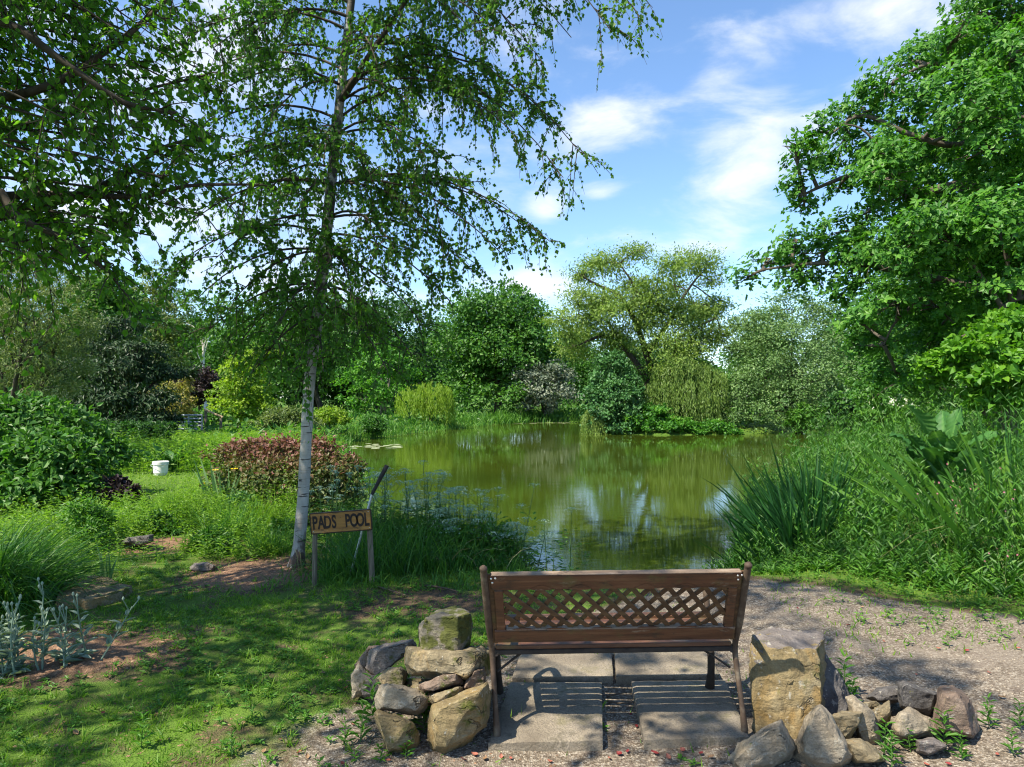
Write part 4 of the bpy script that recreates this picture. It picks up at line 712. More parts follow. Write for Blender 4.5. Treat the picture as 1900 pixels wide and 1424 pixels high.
# small broadleaf weeds in the lawn
def leafy_stems(acc, P, H, rng, k, L, W, tint0=.2, tint1=1., tilt=.2, kind='diamond', stemacc=None, sw=.004, upness=.35):
    n = len(P); D = up(n, rng, tilt); H = np.broadcast_to(H, (n,)); i = np.repeat(np.arange(n), k); t = np.tile(np.linspace(.12, 1, k), n)
    an = i*1.7+np.tile(np.arange(k)*2.4, n); rad = np.stack([np.cos(an), np.sin(an), np.full(len(i), upness)], 1)
    Q = P[i]+D[i]*(H[i]*t)[:,None]; s = (1.15-.55*t)*rng.uniform(.7,1.2,len(i))
    leaves(acc, Q, rad+rdir(len(i), rng)*.25, np.array([0,0,1.])+rdir(len(i), rng)*.35-rad*.3, L*s, W*s, np.clip(tint0+(tint1-tint0)*(.6*rng.random(len(i))+.4*rng.random(n)[i]), 0, 1), kind)
    blades(stemacc or acc, P, D, H, sw, .05, tint0, 2)
a = Acc(); P = scatter(-4.2, 1.2, 2.4, 6.8, 3800, lambda x, y, d: np.where(infront(x, y) & (d > .2), np.clip(grass_w(x, y)+.06, 0, 1)*(1-.7*grit_w(x, y))*smooth((vnoise(x, y, 1.7, 5)-.3)/.4)*np.where(x > -.2, .3, 1), 0), rg)
leafy_stems(a, P, rg.uniform(.015,.10,len(P))**1.2, rg, 8, .04, .016, .1, 1., .4)
P = scatter(2.4, 5, 4.3, 6.4, 600, lambda x, y, d: np.where(infront(x, y), grass_w(x, y), 0), rg); leafy_stems(a, P, rg.uniform(.03,.13,len(P)), rg, 8, .05, .018, .3, 1., .3)
link('undergrowth', a.mesh('lawn_weeds', M['weed_leaf']), kind='stuff'); TRI['weeds'] = a.tris()
# bank behind the sign: long dark grass
a = Acc(); P = scatter(-2.3, .3, 5.8, 8.0, 9200, lambda x, y, d: np.where((d > -.25) & (x+y*.15 > -.74) & (y > 5.86+.5*np.clip(x+1.1, 0, 2)), .9, 0), rg); n = len(P)
blades(a, P, up(n, rg, .28), rg.uniform(.3,.85,n)*np.interp(P[:,0], [-2.2,-1.2,-.5,-.1,.3], [.85,1.0,.7,.45,.3]), rg.uniform(.005,.012,n), rg.uniform(.2,1,n), rg.random(n), 4)
P = scatter(-2.1, .1, 5.6, 6.6, 2600, lambda x, y, d: np.where(d > .2, .7*vnoise(x, y, 3, 2), 0), rg); n = len(P); blades(a, P, up(n, rg, .4), rg.uniform(.08,.3,n), rg.uniform(.005,.009,n), rg.uniform(.3,1,n), rg.uniform(.3,1,n), 3)
link('tall_grass', a.mesh('bank_grass', M['reed_leaf']), kind='stuff'); TRI['bankgrass'] = a.tris()
# right bank: waist-high grass and weeds
def rb(x, y, d):
    front = np.interp(x, [1.8,2.3,3.0,3.8,5,8], [7.2,6.3,6.0,5.35,4.7,4.4]); return np.where((d > -.2) & (y > front) & (x > 1.9) & (x < .80*y+.8), smooth((y-front)/.5+.25), 0)
def rbh(P): return (.55+.8*vnoise(P[:,0], P[:,1], 2.3, 8))*np.interp(P[:,0], [2,3,4,5,6,8], [.40,.48,.98,1.6,1.85,2.0])*smooth((P[:,1]-np.interp(P[:,0], [1.8,2.3,3.0,3.8,5,8], [7.0,6.2,5.9,5.2,4.6,4.2]))/1.35+.10)
a = Acc(); P = scatter(1.9, 8.5, 4.4, 11.5, 26000, rb, rg); n = len(P); H = rbh(P)
blades(a, P, up(n, rg, .32), H*rg.uniform(.35,1.1,n), rg.uniform(.008,.022,n), rg.uniform(.25,1.2,n), np.clip(rg.random(n)*.8+.2*vnoise(P[:,0], P[:,1], 2, 3), 0, 1), 4)
link('tall_grass', a.mesh('right_bank_grass', M['reed_leaf']), kind='stuff'); TRI['rbgrass'] = a.tris()
a = Acc(); P = scatter(1.9, 8.5, 4.4, 11.5, 2000, rb, rg); H = rbh(P); leafy_stems(a, P, H*rg.uniform(.35,1.0,len(P)), rg, 13, .12, .034, 0, 1., .2, sw=.008, upness=.8)
bd_ = Acc(); P = scatter(1.9, 8.5, 4.4, 11.5, 2600, rb, rg); H = rbh(P); leafy_stems(bd_, P, H*rg.uniform(.4,1.05,len(P)), rg, 13, .14, .03, 0, .8, .2, sw=.008, upness=.9); link('undergrowth', bd_.mesh('right_bank_dark_weeds', M['mid_leaf']), kind='stuff'); TRI['rbdark'] = bd_.tris()
P = scatter(2.2, 6, 4.4, 6.8, 2200, rb, rg); leafy_stems(a, P, rg.uniform(.06,.22,len(P)), rg, 9, .07, .026, .3, 1., .3)
link('undergrowth', a.mesh('right_bank_weeds', M['weed_leaf']), kind='stuff'); TRI['rbweeds'] = a.tris()
a = Acc(); P = scatter(1.9, 8.5, 4.4, 11.5, 1500, rb, rg); n = len(P); H = rbh(P); blades(a, P, up(n, rg, .5), H*rg.uniform(.6,1.15,n), rg.uniform(.006,.014,n), rg.uniform(.6,1.5,n), rg.random(n), 4)
P = scatter(-2.0, .1, 6.2, 7.8, 260, lambda x, y, d: np.where(d > -.2, .8, 0), rg); n = len(P); blades(a, P, up(n, rg, .45), rg.uniform(.35,.7,n), rg.uniform(.005,.01,n), rg.uniform(.6,1.4,n), rg.random(n), 4)
link('dry_grass', a.mesh('dry_blades', M['straw']), kind='stuff'); TRI['dry'] = a.tris()
# meadow planting left, between the copper hedge and the dark bush
def md(x, y, d): return np.where((d > .3) & infront(x, y) & (x < -.75-.12*y) & ~((x < -2.9-.12*y) & (y < 13.2) & (x > -6.9)) & (y > 13.9-2.2*smooth((x+5.4)/2)), .9, 0)
a = Acc(); P = scatter(-12, -2.4, 8.2, 26, 10500, md, rg); leafy_stems(a, P, rg.uniform(.3,.8,len(P))*(.3+1.35*vnoise(P[:,0], P[:,1], 1.1, 2))*np.interp(P[:,1], [15,21], [1,.5]), rg, 8, .15, .042, .1, 1., .18, sw=.012)
P = scatter(-4.6, -2.3, 6.6, 10.5, 3600, lambda x, y, d: np.where((x < -1.15-.17*y) & (np.hypot(x+3.9, y-7.3) > .55), .35+.6*smooth((y-7)/1.5), 0), rg); leafy_stems(a, P, rg.uniform(.12,.5,len(P))*np.interp(P[:,1], [6.6,8.2,10], [.5,1,1.1])*(.4+1.2*vnoise(P[:,0], P[:,1], 1.7, 6)), rg, 11, .075, .022, .05, 1., .22, sw=.006)
P = scatter(-6.2, -4.0, 7.0, 9.6, 900, lambda x, y, d: np.where(infront(x, y), .8, 0), rg); leafy_stems(a, P, rg.uniform(.1,.4,len(P)), rg, 11, .075, .03, .05, .9, .22, sw=.006)
link('undergrowth', a.mesh('meadow_planting', M['meadow_leaf']), kind='stuff'); TRI['meadow'] = a.tris()
# reeds round the far shores
def shore(x, y, d): return np.where((d > -.35) & (d < 2.2) & (y > 14) & ~((x > 3.6) & (x < 18) & (y > 31) & (y < 43)), smooth((2.2-d)/.8), 0)
a = Acc(); P = scatter(-11, 1, 14, 53, 32000, lambda x, y, d: np.where(x < 4.5, shore(x, y, d), 0), rg); n = len(P)
blades(a, P, up(n, rg, .3), rg.uniform(.35,.85,n)*np.interp(P[:,1], [14,26,40,52], [.8,.95,.85,1.5]), np.interp(P[:,1], [14,50], [.02,.05])*rg.uniform(.7,1.3,n), rg.uniform(.2,1,n), rg.uniform(.25,1,n), 3)
P = scatter(-1, 8, 42, 55, 6500, lambda x, y, d: np.where((d > -.3) & (d < 4.5), .9, 0), rg); n = len(P); blades(a, P, up(n, rg, .25), rg.uniform(.5,1.25,n), rg.uniform(.035,.06,n), rg.uniform(.1,.8,n), rg.uniform(.2,1,n), 3)
P = scatter(7, 26, 20, 43, 9000, lambda x, y, d: np.where((x > 6+.1*y) & (d > -.3) & (d < 2.5) & ~((x < 17.5) & (y > 31)), .8, 0), rg); n = len(P); blades(a, P, up(n, rg, .3), rg.uniform(.4,1.0,n), rg.uniform(.03,.05,n), rg.uniform(.2,1,n), rg.uniform(.1,.9,n), 3)
link('reeds', a.mesh('far_reeds', M['reed_leaf']), kind='stuff'); TRI['reeds'] = a.tris()
# rough ground cover under the far trees and on the island
a = Acc(); P = scatter(-40, 45, 22, 75, 26000, lambda x, y, d: np.where((np.abs(x) < .85*y) & (d > .3), np.where(d < 6, .9, .45), 0), rg); n = len(P)
leaves(a, P+np.array([0,0,1])*rg.uniform(.05,.45,n)[:,None], rdir(n, rg)+[0,0,.6], rdir(n, rg)+[0,0,.7], rg.uniform(.2,.42,n), rg.uniform(.12,.25,n), rg.random(n))
link('undergrowth', a.mesh('far_ground_cover', M['mid_leaf']), kind='stuff'); TRI['cover'] = a.tris()
# a far belt of trees beyond the garden that reads as one mass
a = Acc(); n = 15000; x = rg.uniform(-95, 105, n); hh = 5.2+1.6*np.sin(x*.11)+1.2*np.sin(x*.31+1); z = hh*rg.random(n)**.8; y = 92+rg.normal(0, 2.2, n)*(1.1-z/8.5)+.002*x*x*-1
leaves(a, np.stack([x, y, z], 1), rdir(n, rg)+[0,-.2,.1], rdir(n, rg)+[0,-.6,.5], rg.uniform(.7,1.2,n), rg.uniform(.45,.8,n), rg.random(n))
link('treeline', a.mesh('far_treeline', M['dark_leaf']), kind='stuff'); TRI['treeline'] = a.tris()
# pebbles and bark chips
def pebbles(P, smin, smax, rng, m, name, objname, flat=.6):
    n = len(P); O = np.array([(1,0,0),(0,1,0),(-1,0,0),(0,-1,0),(0,0,1),(0,0,-1)], float); an = rng.uniform(0, 6.283, n)
    s = rng.uniform(smin, smax, n); sx, sy = s*rng.uniform(.7,1.3,n), s*rng.uniform(.6,1.,n); V = O[None]*np.stack([sx, sy, s*flat], 1)[:,None]
    c, q = np.cos(an)[:,None], np.sin(an)[:,None]; V = np.stack([V[...,0]*c-V[...,1]*q, V[...,0]*q+V[...,1]*c, V[...,2]], -1)*rng.uniform(.75,1.25,(n,6,1))+P[:,None]
    f = np.array([(0,1,4),(1,2,4),(2,3,4),(3,0,4),(1,0,5),(2,1,5),(3,2,5),(0,3,5)]); F = (np.arange(n)[:,None,None]*6+f[None]).reshape(-1, 3)
    link(objname, mesh_from(name, V.reshape(-1, 3), F, np.full(len(F), 3), m, None, False), kind='stuff'); TRI[name] = len(F)
P = scatter(-2.8, 4.6, 2.4, 6.2, 40000, lambda x, y, d: np.where(infront(x, y), np.clip(gravel_w(x, y), 0, 1)*smooth((5.8-y)/3)*.95, 0), rg); pebbles(P, .003, .0085, rg, M['pebble'], 'pebbles', 'gravel')
P = scatter(-4.2, .2, 2.4, 6.6, 5200, lambda x, y, d: np.where(infront(x, y) & (d > .3), .8*(1-mulch_w(x, y))*smooth((vnoise(x, y, 1.9, 12)-.2)/.5), 0), rg); pebbles(P, .004, .013, rg, M['bark_chip'], 'leaf_litter', 'litter', .25)
P = scatter(-4.4, -1.2, 3.4, 7.6, 9000, lambda x, y, d: mulch_w(x, y)*.8, rg); pebbles(P, .008, .024, rg, M['bark_chip'], 'bark_chips', 'bark_chippings', .3)
# ---------------------------------------------------------------- built objects: helpers
def bm_obj(name, bm, m, parent=None, smooth_angle=35, mats=None, **props):
    me = bpy.data.meshes.new(name); bmesh.ops.recalc_face_normals(bm, faces=bm.faces); bm.to_mesh(me); bm.free()
    for x in (mats or [m]): me.materials.append(x)
    me.polygons.foreach_set('use_smooth', np.ones(len(me.polygons), bool)); me.set_sharp_from_angle(angle=math.radians(smooth_angle))
    return link(name, me, parent, **props)
def beam(p0, p1, w, h, upv=(0,0,1), bevel=.004, bm=None, seg=1):   # box from p0 to p1, w across, h along upv
    p0, p1, upv = Vector(p0), Vector(p1), Vector(upv); d = (p1-p0).normalized(); s = d.cross(upv).normalized(); u = s.cross(d)
    own = bm is None; b = bmesh.new()
    vs = [b.verts.new(p+s*w*.5*i+u*h*.5*j) for p in (p0, p1) for i, j in ((-1,-1),(1,-1),(1,1),(-1,1))]
    for f in ((3,2,1,0),(4,5,6,7),(0,1,5,4),(1,2,6,5),(2,3,7,6),(3,0,4,7)): b.faces.new([vs[i] for i in f])
    if bevel: bmesh.ops.bevel(b, geom=b.edges[:], offset=bevel, segments=seg, affect='EDGES', profile=.6)
    if own: return b
    t = bpy.data.meshes.new('t'); b.to_mesh(t); b.free(); bm.from_mesh(t); bpy.data.meshes.remove(t); return bm
def tube_obj(name, pts, rad, m, parent, sides=10, n=20, origin=None):
    a = Acc(); p = poly(pts, n) if len(pts) > 2 else np.linspace(pts[0], pts[1], n); tube(a, p, np.interp(np.linspace(0,1,n), np.linspace(0,1,len(np.atleast_1d(rad))), np.atleast_1d(rad)), sides)
    return link(name, a.mesh(name, m, origin, True), parent)

# ---------------------------------------------------------------- paving slabs
def slab(label, corners_px, z, thick, seed):
    """corners: near-left, near-right, far-right, far-left as seen in the photo, on the slab's top face at height z"""
    rng = random.Random(seed); pts = [((px-CX)/FP*gy(py, z), gy(py, z)) for px, py in corners_px]
    b = bmesh.new(); nx_, ny_ = 22, 22; grid = []
    for j in range(ny_+1):
        row = []
        for i in range(nx_+1):
            u, v = i/nx_, j/ny_; x = (pts[0][0]*(1-u)+pts[1][0]*u)*(1-v)+(pts[3][0]*(1-u)+pts[2][0]*u)*v; y = (pts[0][1]*(1-u)+pts[1][1]*u)*(1-v)+(pts[3][1]*(1-u)+pts[2][1]*u)*v
            edge = min(u, 1-u, v, 1-v); e = noise.noise((x*9, y*9, seed)); nn = noise.noise((x*28, y*28, seed))
            cx_, cy_ = sum(p[0] for p in pts)/4, sum(p[1] for p in pts)/4; k = 1
            if edge == 0: k = 1-.012-.014*abs(e)-.008*abs(nn)
            row.append(b.verts.new((cx_+(x-cx_)*k, cy_+(y-cy_)*k, z-(.007+.004*nn if edge == 0 else 0)+.0025*nn+.002*e)))
        grid.append(row)
    for j in range(ny_):
        for i in range(nx_): b.faces.new((grid[j][i], grid[j][i+1], grid[j+1][i+1], grid[j+1][i]))
    ring = [grid[0][i] for i in range(nx_)]+[grid[j][nx_] for j in range(ny_)]+[grid[ny_][i] for i in range(nx_, 0, -1)]+[grid[j][0] for j in range(ny_, 0, -1)]
    prev = ring
    for lv, dz in enumerate((.4, 1.)):
        nr = [b.verts.new((v.co.x+.004*noise.noise(v.co*40), v.co.y+.005*noise.noise(v.co*35+Vector((3,1,lv))), z-thick*dz-.01)) for v in ring]
        for i in range(len(ring)): j = (i+1) % len(ring); b.faces.new((prev[i], nr[i], nr[j], prev[j]))
        prev = nr
    b.faces.new(prev[::-1])
    c = Vector((sum(p[0] for p in pts)/4, sum(p[1] for p in pts)/4, 0)); bmesh.ops.translate(b, verts=b.verts[:], vec=-c)
    o = bm_obj('paving_slab', b, M['concrete'], None, 50); o.location = c; tag(o, label, 'paving slab', 'concrete slabs under the bench')
slab('concrete slab under the bench feet on the side of the stacked stones', [(904,1378),(1120,1373),(1118,1263),(946,1263)], .05, .07, 1)
slab('concrete slab with a chipped edge beside the standing stone', [(1194,1372),(1392,1366),(1346,1259),(1170,1261)], .055, .08, 2)
slab('further concrete slab in front of the seat towards the name board', [(948,1257),(1139,1253),(1135,1200),(967,1202)], .062, .08, 3)
slab('further concrete slab in front of the seat towards the gravel path', [(1142,1253),(1337,1250),(1308,1197),(1138,1200)], .066, .08, 4)

# ---------------------------------------------------------------- bench
def build_bench():
    ox, oy, oz = .503, 3.135, .052; t = thing('garden_bench', 'weathered wooden garden bench with lattice back and rusty iron ends', 'bench', (ox, oy, oz), rot=(0, math.radians(-.35), math.radians(1.6))); t.scale = (1,1,.932)
    HW = .571
    bk = lambda s: np.array([0, .045-.175*((s-.40)/.44)-.02*((s-.40)/.44)**2, s])       # the back's reclining line by height
    for sx in (-1, 1):
        x = sx*HW
        e = Acc()
        link('iron_end', tube_acc([(x-.02*sx*0,0,0),(x,.015,.12),(x,.05,.27),(x+.0,.058,.40),(x+sx*.004,bk(.55)[1],.55),(x+sx*.006,bk(.70)[1],.70),(x+sx*.008,bk(.835)[1],.835),(x+sx*.008,bk(.865)[1]-.006,.865)], [.017,.012,.0125,.014,.0165,.017,.016,.012], 10, 36, (1.0,.9)).mesh('iron_end', M['iron'], None, True), t)
        tube_obj('finial', [(x+sx*.008,bk(.85)[1],.850),(x+sx*.008,bk(.87)[1],.866),(x+sx*.008,bk(.88)[1],.878)], [.016,.018,.007], M['iron'], t, 10, 8)
        tube_obj('leg', [(x-sx*.012,.47,0),(x-sx*.014,.425,.10),(x-sx*.014,.405,.22),(x-sx*.014,.43,.36),(x-sx*.014,.445,.425)], [.026,.019,.019,.021,.023], M['dark_iron'], t, 10, 24)
        tube_obj('armrest', [(x,bk(.62)[1],.62),(x,.12,.655),(x,.28,.660),(x,.42,.635),(x,.475,.585),(x,.468,.52),(x-sx*.006,.445,.425)], [.016,.020,.022,.021,.020,.016,.016], M['iron'], t, 10, 34)
        tube_obj('seat_bearer', [(x-sx*.014,.055,.382),(x-sx*.014,.25,.376),(x-sx*.014,.445,.39)], [.018,.018,.018], M['dark_iron'], t, 8, 12)
        tube_obj('brace', [(x-sx*.02,.09,.275),(x-sx*.10,.10,.335),(x-sx*.20,.115,.395),(x-sx*.30,.125,.412)], [.006,.006,.006,.006], M['dark_iron'], t, 6, 16)
    w = HW-.018
    # seat slats
    for i in range(6):
        y = .075+i*.068; zc = .412-.012*math.sin(math.pi*i/5)+.004*i
        bm_obj('seat_slat', beam((-w,y,zc),(w,y,zc+.0), .054, .022), M['bench_wood'], t)
    P = lambda s, off=0: Vector(bk(s))+Vector((0, off, 0)); axis = (P(.8)-P(.5)).normalized(); nrm = axis.cross(Vector((1,0,0))).normalized()
    def rail(name, s0, s1, th, m, x0=-w, x1=w, off=0., bev=.004):
        a_, b_ = P(s0), P(s1); c = (a_+b_)/2+nrm*off
        return bm_obj(name, beam((x0,c.y,c.z),(x1,c.y,c.z), th, (b_-a_).length, axis, bev), m, t)
    rail('top_rail', .752, .832, .026, M['bench_wood']); rail('top_edge', .8325, .8355, .028, M['worn_edge'], -w+.004, w-.004, bev=.002)
    rail('bottom_rail', .452, .526, .026, M['bench_wood']); rail('rail_lip', .5265, .534, .034, M['worn_edge'], -w+.055, w-.055, bev=.003)
    for sx in (-1, 1):
        a_, b_ = P(.527), P(.7515); x = sx*(w-.032); bm_obj('stile', beam((x,a_.y,a_.z),(x,b_.y,b_.z), .040, .026, Vector((0,1,0)), .003), M['bench_wood'], t)
        a_, b_ = P(.44), P(.832); x = sx*(w+.002); bm_obj('side_plate', beam((x,a_.y+.006,a_.z),(x,b_.y+.006,b_.z), .030, .008, Vector((0,1,0)), .002), M['lattice'], t)
        for k, (dx, s) in enumerate(((-.008,.812),(.010,.814),(-.004,.790))):
            q = P(s)-nrm*0; b = bmesh.new(); bmesh.ops.create_uvsphere(b, u_segments=8, v_segments=5, radius=.0055); bmesh.ops.translate(b, verts=b.verts[:], vec=q+Vector((sx*(w-.012)+dx, -.0145, 0))); bm_obj('screw', b, M['screw'], t)
    # lattice: two layers of strips that cross
    lat = bpy.data.objects.new('lattice_panel', None); S.collection.objects.link(lat); lat.parent = t
    z0, z1 = .531, .757; xr = w-.052; pitch = .0735; n = int(2*xr/pitch)+4
    for fam in (-1, 1):
        for i in range(-3, n+2):
            xb = -xr+i*pitch+(.02 if fam > 0 else .012); fan = 1+.28*fam*(xb/xr)
            dx = fam*(z1-z0)*.93*max(.55, fan)
            pts = []
            for q in np.linspace(0, 1, 7):
                x = xb+dx*q; pts.append((x, z0+(z1-z0)*q))
            # clip to the frame
            q0, q1 = 0., 1.
            for lim, sg in ((-xr, 1), (xr, -1)):
                f0, f1 = sg*(xb-lim), sg*(xb+dx-lim)
                if f0 < 0 and f1 < 0: q0, q1 = 1, 0
                elif f0 < 0: q0 = max(q0, -f0/(f1-f0))
                elif f1 < 0: q1 = min(q1, f0/(f0-f1))
            if q1-q0 < .12: continue
            a_, b_ = P(z0+(z1-z0)*q0), P(z0+(z1-z0)*q1); off = nrm*(.0035*fam)
            bm_obj('lattice_strip', beam(Vector((xb+dx*q0, a_.y, a_.z))+off, Vector((xb+dx*q1, b_.y, b_.z))+off, .0235, .0065, nrm, .0015), M['lattice'], lat)
    # small pointed mouldings that break the frame's edges
    for s, sg, xs_ in ((.7515, 1, (-.33,-.16,.13,.31,.47)), (.5265, -1, (-.42,-.27,-.06,.15,.33))):
        for x in xs_:
            b = bmesh.new(); c = P(s); hh = .024*sg; vs = []
            for off in (-.0175, -.0125):
                vs.append([b.verts.new(Vector((x+dx, c.y, c.z))+axis*dz+Vector((0, off, 0))) for dx, dz in ((-.052,0),(-.018,hh*.8),(0,hh),(.018,hh*.8),(.052,0),(.03,-hh*.25),(-.03,-hh*.25))])
            b.faces.new(vs[0]); b.faces.new(vs[1][::-1])
            for i in range(7): b.faces.new((vs[0][i], vs[1][i], vs[1][(i+1)%7], vs[0][(i+1)%7]))
            bm_obj('moulding', b, M['bench_wood'], t)
    bm_obj('seat_rail', beam((-w,.062,.385),(w,.062,.385), .018, .026), M['dark_iron'], t)
def tube_acc(pts, rad, sides, n, squash):
    a = Acc(); p = poly(pts, n); tube(a, p, np.interp(np.linspace(0,1,n), np.linspace(0,1,len(rad)), rad), sides); return a
build_bench()
def rack(o):                                                       # the old frame has racked a little to one side
    for ch in o.children:
        if ch.type == 'MESH': ch.data.transform(Matrix(((1,0,-.055,0),(0,1,0,0),(0,0,1,0),(0,0,0,1))))
        rack(ch)
rack(bpy.data.objects['garden_bench'])

# ---------------------------------------------------------------- stones
def stone(label, outline, Y, depth, m, seed, group=None, extra=None, rough=1., name='stone'):
    """a broken stone whose girth is the outline (photo pixels at distance Y), with facetted front and back of its own"""
    rng = random.Random(seed); pts = []; P = [at(px, py, Y) for px, py in outline]; c = sum(P)/len(P) if P else 0; P = [c+(p-c)*1.06 for p in P]
    for p in P:
        pts.append(p+np.array([0, rng.uniform(-.12,.12)*depth, 0]))
        f = rng.uniform(.62,.88); eye = np.array([0,0,HC]); pts.append(eye+(c+(p-c)*f-eye)*(1-depth*rng.uniform(.36,.52)/Y))
        f = rng.uniform(.6,.85); pts.append(eye+(c+(p-c)*f-eye)*(1+depth*rng.uniform(.4,.6)/Y))
    if extra: pts = [np.array(q) for q in extra]
    c = sum(pts)/len(pts); b = bmesh.new(); vs = [b.verts.new(Vector(p-c)) for p in pts]
    r = bmesh.ops.convex_hull(b, input=vs); 
    bmesh.ops.delete(b, geom=[g for g in b.verts if not g.link_faces], context='VERTS')
    bmesh.ops.dissolve_limit(b, angle_limit=math.radians(9), verts=b.verts[:], edges=b.edges[:])
    size = max(max(v.co[i] for v in b.verts)-min(v.co[i] for v in b.verts) for i in range(3))
    bmesh.ops.bevel(b, geom=b.edges[:], offset=size*.009, segments=1, affect='EDGES', profile=.5, clamp_overlap=True)
    bmesh.ops.triangulate(b, faces=b.faces[:])
    for it in range(4):
        long_ = [e for e in b.edges if e.calc_length() > size*.058]
        if not long_ or len(b.faces) > 3600: break
        bmesh.ops.subdivide_edges(b, edges=long_, cuts=1); bmesh.ops.triangulate(b, faces=[f for f in b.faces if len(f.verts) > 3])
    b.normal_update(); sd = Vector((seed*3.1, seed*1.7, seed*.9))
    for v in b.verts:
        p = v.co; d = .026*size*noise.fractal(p*(2.6/size)+sd, .8, 2.1, 4)+.013*size*noise.ridged_multi_fractal(p*(5.5/size)+sd, .9, 2.1, 4, 1., 2.)-.012*size+.007*size*noise.fractal(p*(15/size)+sd, .7, 2.1, 3)+.010*size*(noise.cell(p*(4.2/size)+sd)-.5)
        d += .007*math.copysign(1, math.sin(p.z*(38/size)+4*noise.noise(p*(4/size)+sd)))*size*.5 if rough > 1 else 0
        v.co = p+v.normal*d
    o = bm_obj(name, b, m, None, 30); o.location = c; tag(o, label, 'stone', group); TRI['stones'] = TRI.get('stones', 0)+len(o.data.polygons); return o
def zl(L): return [(630+x/4.397, 1100+y/4.397) for x, y in L]
def zr(L): return [(1350+x/3.8, 1140+y/3.8) for x, y in L]
GL, GRr = 'stones stacked beside the bench', 'stones heaped around the standing stone'
q_ = lambda x, y, Y: at(630+x/4.397, 1100+y/4.397, Y)
stone('squarish mossy block topmost of the stacked stones', [], 0, 0, M['moss_stone'], 1, GL, extra=[q_(700,205,3.24),q_(960,195,3.22),q_(1060,170,3.30),q_(655,300,3.27),q_(668,470,3.27),q_(740,520,3.24),q_(965,500,3.22),q_(1055,420,3.30),q_(1090,230,3.40),q_(800,135,3.44),q_(950,105,3.50),q_(1060,160,3.44),q_(640,280,3.40),q_(650,470,3.42),q_(1050,440,3.46),q_(800,440,3.52)])
stone('wide slab carrying the mossy block on top of the stack', zl([(530,590),(560,470),(740,470),(980,480),(1150,420),(1225,500),(1205,640),(1060,700),(820,680),(600,650)]), 3.34, .36, M['buff_stone'], 2, GL, rough=2)
stone('long grey stone leaning behind the stack away from the bench', zl([(230,600),(260,460),(400,420),(600,375),(615,450),(480,530),(420,610),(280,690)]), 3.68, .22, M['grey_stone'], 3, GL)
stone('flat brown stone at the far outer corner of the stack', zl([(130,580),(240,440),(345,428),(330,560),(220,620),(150,620)]), 3.80, .20, M['brown_stone'], 4, GL)
stone('small pale stone leaning outwards at the outer edge of the stack', zl([(90,670),(150,590),(240,690),(310,720),(240,800),(110,860),(110,760)]), 3.60, .14, M['pale_stone'], 5, GL)
stone('small mossy buff stone in the middle of the stack', zl([(290,700),(400,620),(500,605),(550,660),(530,770),(400,790),(330,780)]), 3.46, .18, M['buff_stone'], 6, GL)
stone('knobbly lichen marked stone lying on the yellow one', zl([(300,850),(340,760),(400,725),(480,770),(640,810),(715,860),(705,950),(640,985),(480,975),(315,950)]), 3.20, .24, M['pale_stone'], 7, GL)
stone('upper of two thin flat stones wedged in the stack', zl([(650,750),(790,680),(985,640),(1000,735),(880,780),(740,815),(670,800)]), 3.25, .22, M['brown_stone'], 8, GL)
stone('lower of two thin flat stones wedged in the stack', zl([(715,840),(860,790),(1005,755),(1012,835),(900,890),(760,905)]), 3.22, .22, M['buff_stone'], 9, GL)
stone('narrow stone wedged upright in the stack next to the bench leg', zl([(1000,790),(1030,720),(1100,640),(1185,600),(1195,720),(1130,830)]), 3.27, .2, M['brown_stone'], 10, GL)
stone('yellow ochre stone at the foot of the stack', zl([(285,985),(310,960),(450,975),(600,1050),(660,1130),(640,1220),(480,1310),(400,1300),(350,1180),(320,1080)]), 3.10, .24, M['ochre_stone'], 11, GL)
stone('large rounded boulder at the foot of the stack beside the bench', zl([(745,1000),(770,910),(900,870),(1080,820),(1195,740),(1225,850),(1195,1060),(1100,1180),(960,1265),(850,1295),(740,1300),(735,1150)]), 3.14, .34, M['ochre_stone'], 12, GL)
stone('brown stone in shade deep inside the stack', zl([(520,800),(560,700),(1000,700),(1180,760),(1150,900),(800,950),(560,930)]), 3.50, .3, M['buff_stone'], 13, GL)
stone('grey stone in shade under the leaning ones at the back of the stack', zl([(140,760),(250,660),(480,650),(560,760),(540,900),(300,900),(150,850)]), 3.66, .26, M['grey_stone'], 14, GL)
A_ = at
ss = [A_(1398,1362,3.20),A_(1520,1378,3.20),A_(1445,1385,3.17),A_(1396,1300,3.24),A_(1403,1250,3.27),A_(1424,1204,3.29),A_(1470,1202,3.27),A_(1517,1203,3.30),A_(1524,1290,3.23),A_(1391,1176,3.42),A_(1402,1167,3.52),A_(1450,1162,3.56),A_(1519,1164,3.54),A_(1531,1180,3.44),A_(1400,1305,3.60),A_(1545,1300,3.60),A_(1540,1330,3.40)]
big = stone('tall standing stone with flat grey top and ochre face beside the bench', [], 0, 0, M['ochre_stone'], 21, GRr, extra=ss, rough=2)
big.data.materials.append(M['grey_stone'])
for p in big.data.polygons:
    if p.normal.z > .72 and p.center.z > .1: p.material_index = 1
stone('sloping right wing of the standing stone, its shade put into a dark colour', [], 0, 0, M['slate_stone'], 22, GRr, extra=[A_(1528,1210,3.46),A_(1552,1238,3.48),A_(1577,1288,3.52),A_(1576,1325,3.38),A_(1520,1332,3.34),A_(1525,1205,3.56),A_(1566,1285,3.68),A_(1530,1280,3.7)])  # the standing stone's own wing; the slate tone stands in for its shade
stone('pale flat sided block in front of the standing stone by the bench leg', zr([(25,1040),(90,910),(180,835),(290,785),(385,765),(415,840),(475,935),(455,1000),(330,1110),(60,1130)]), 2.98, .28, M['pale_stone'], 23, GRr)
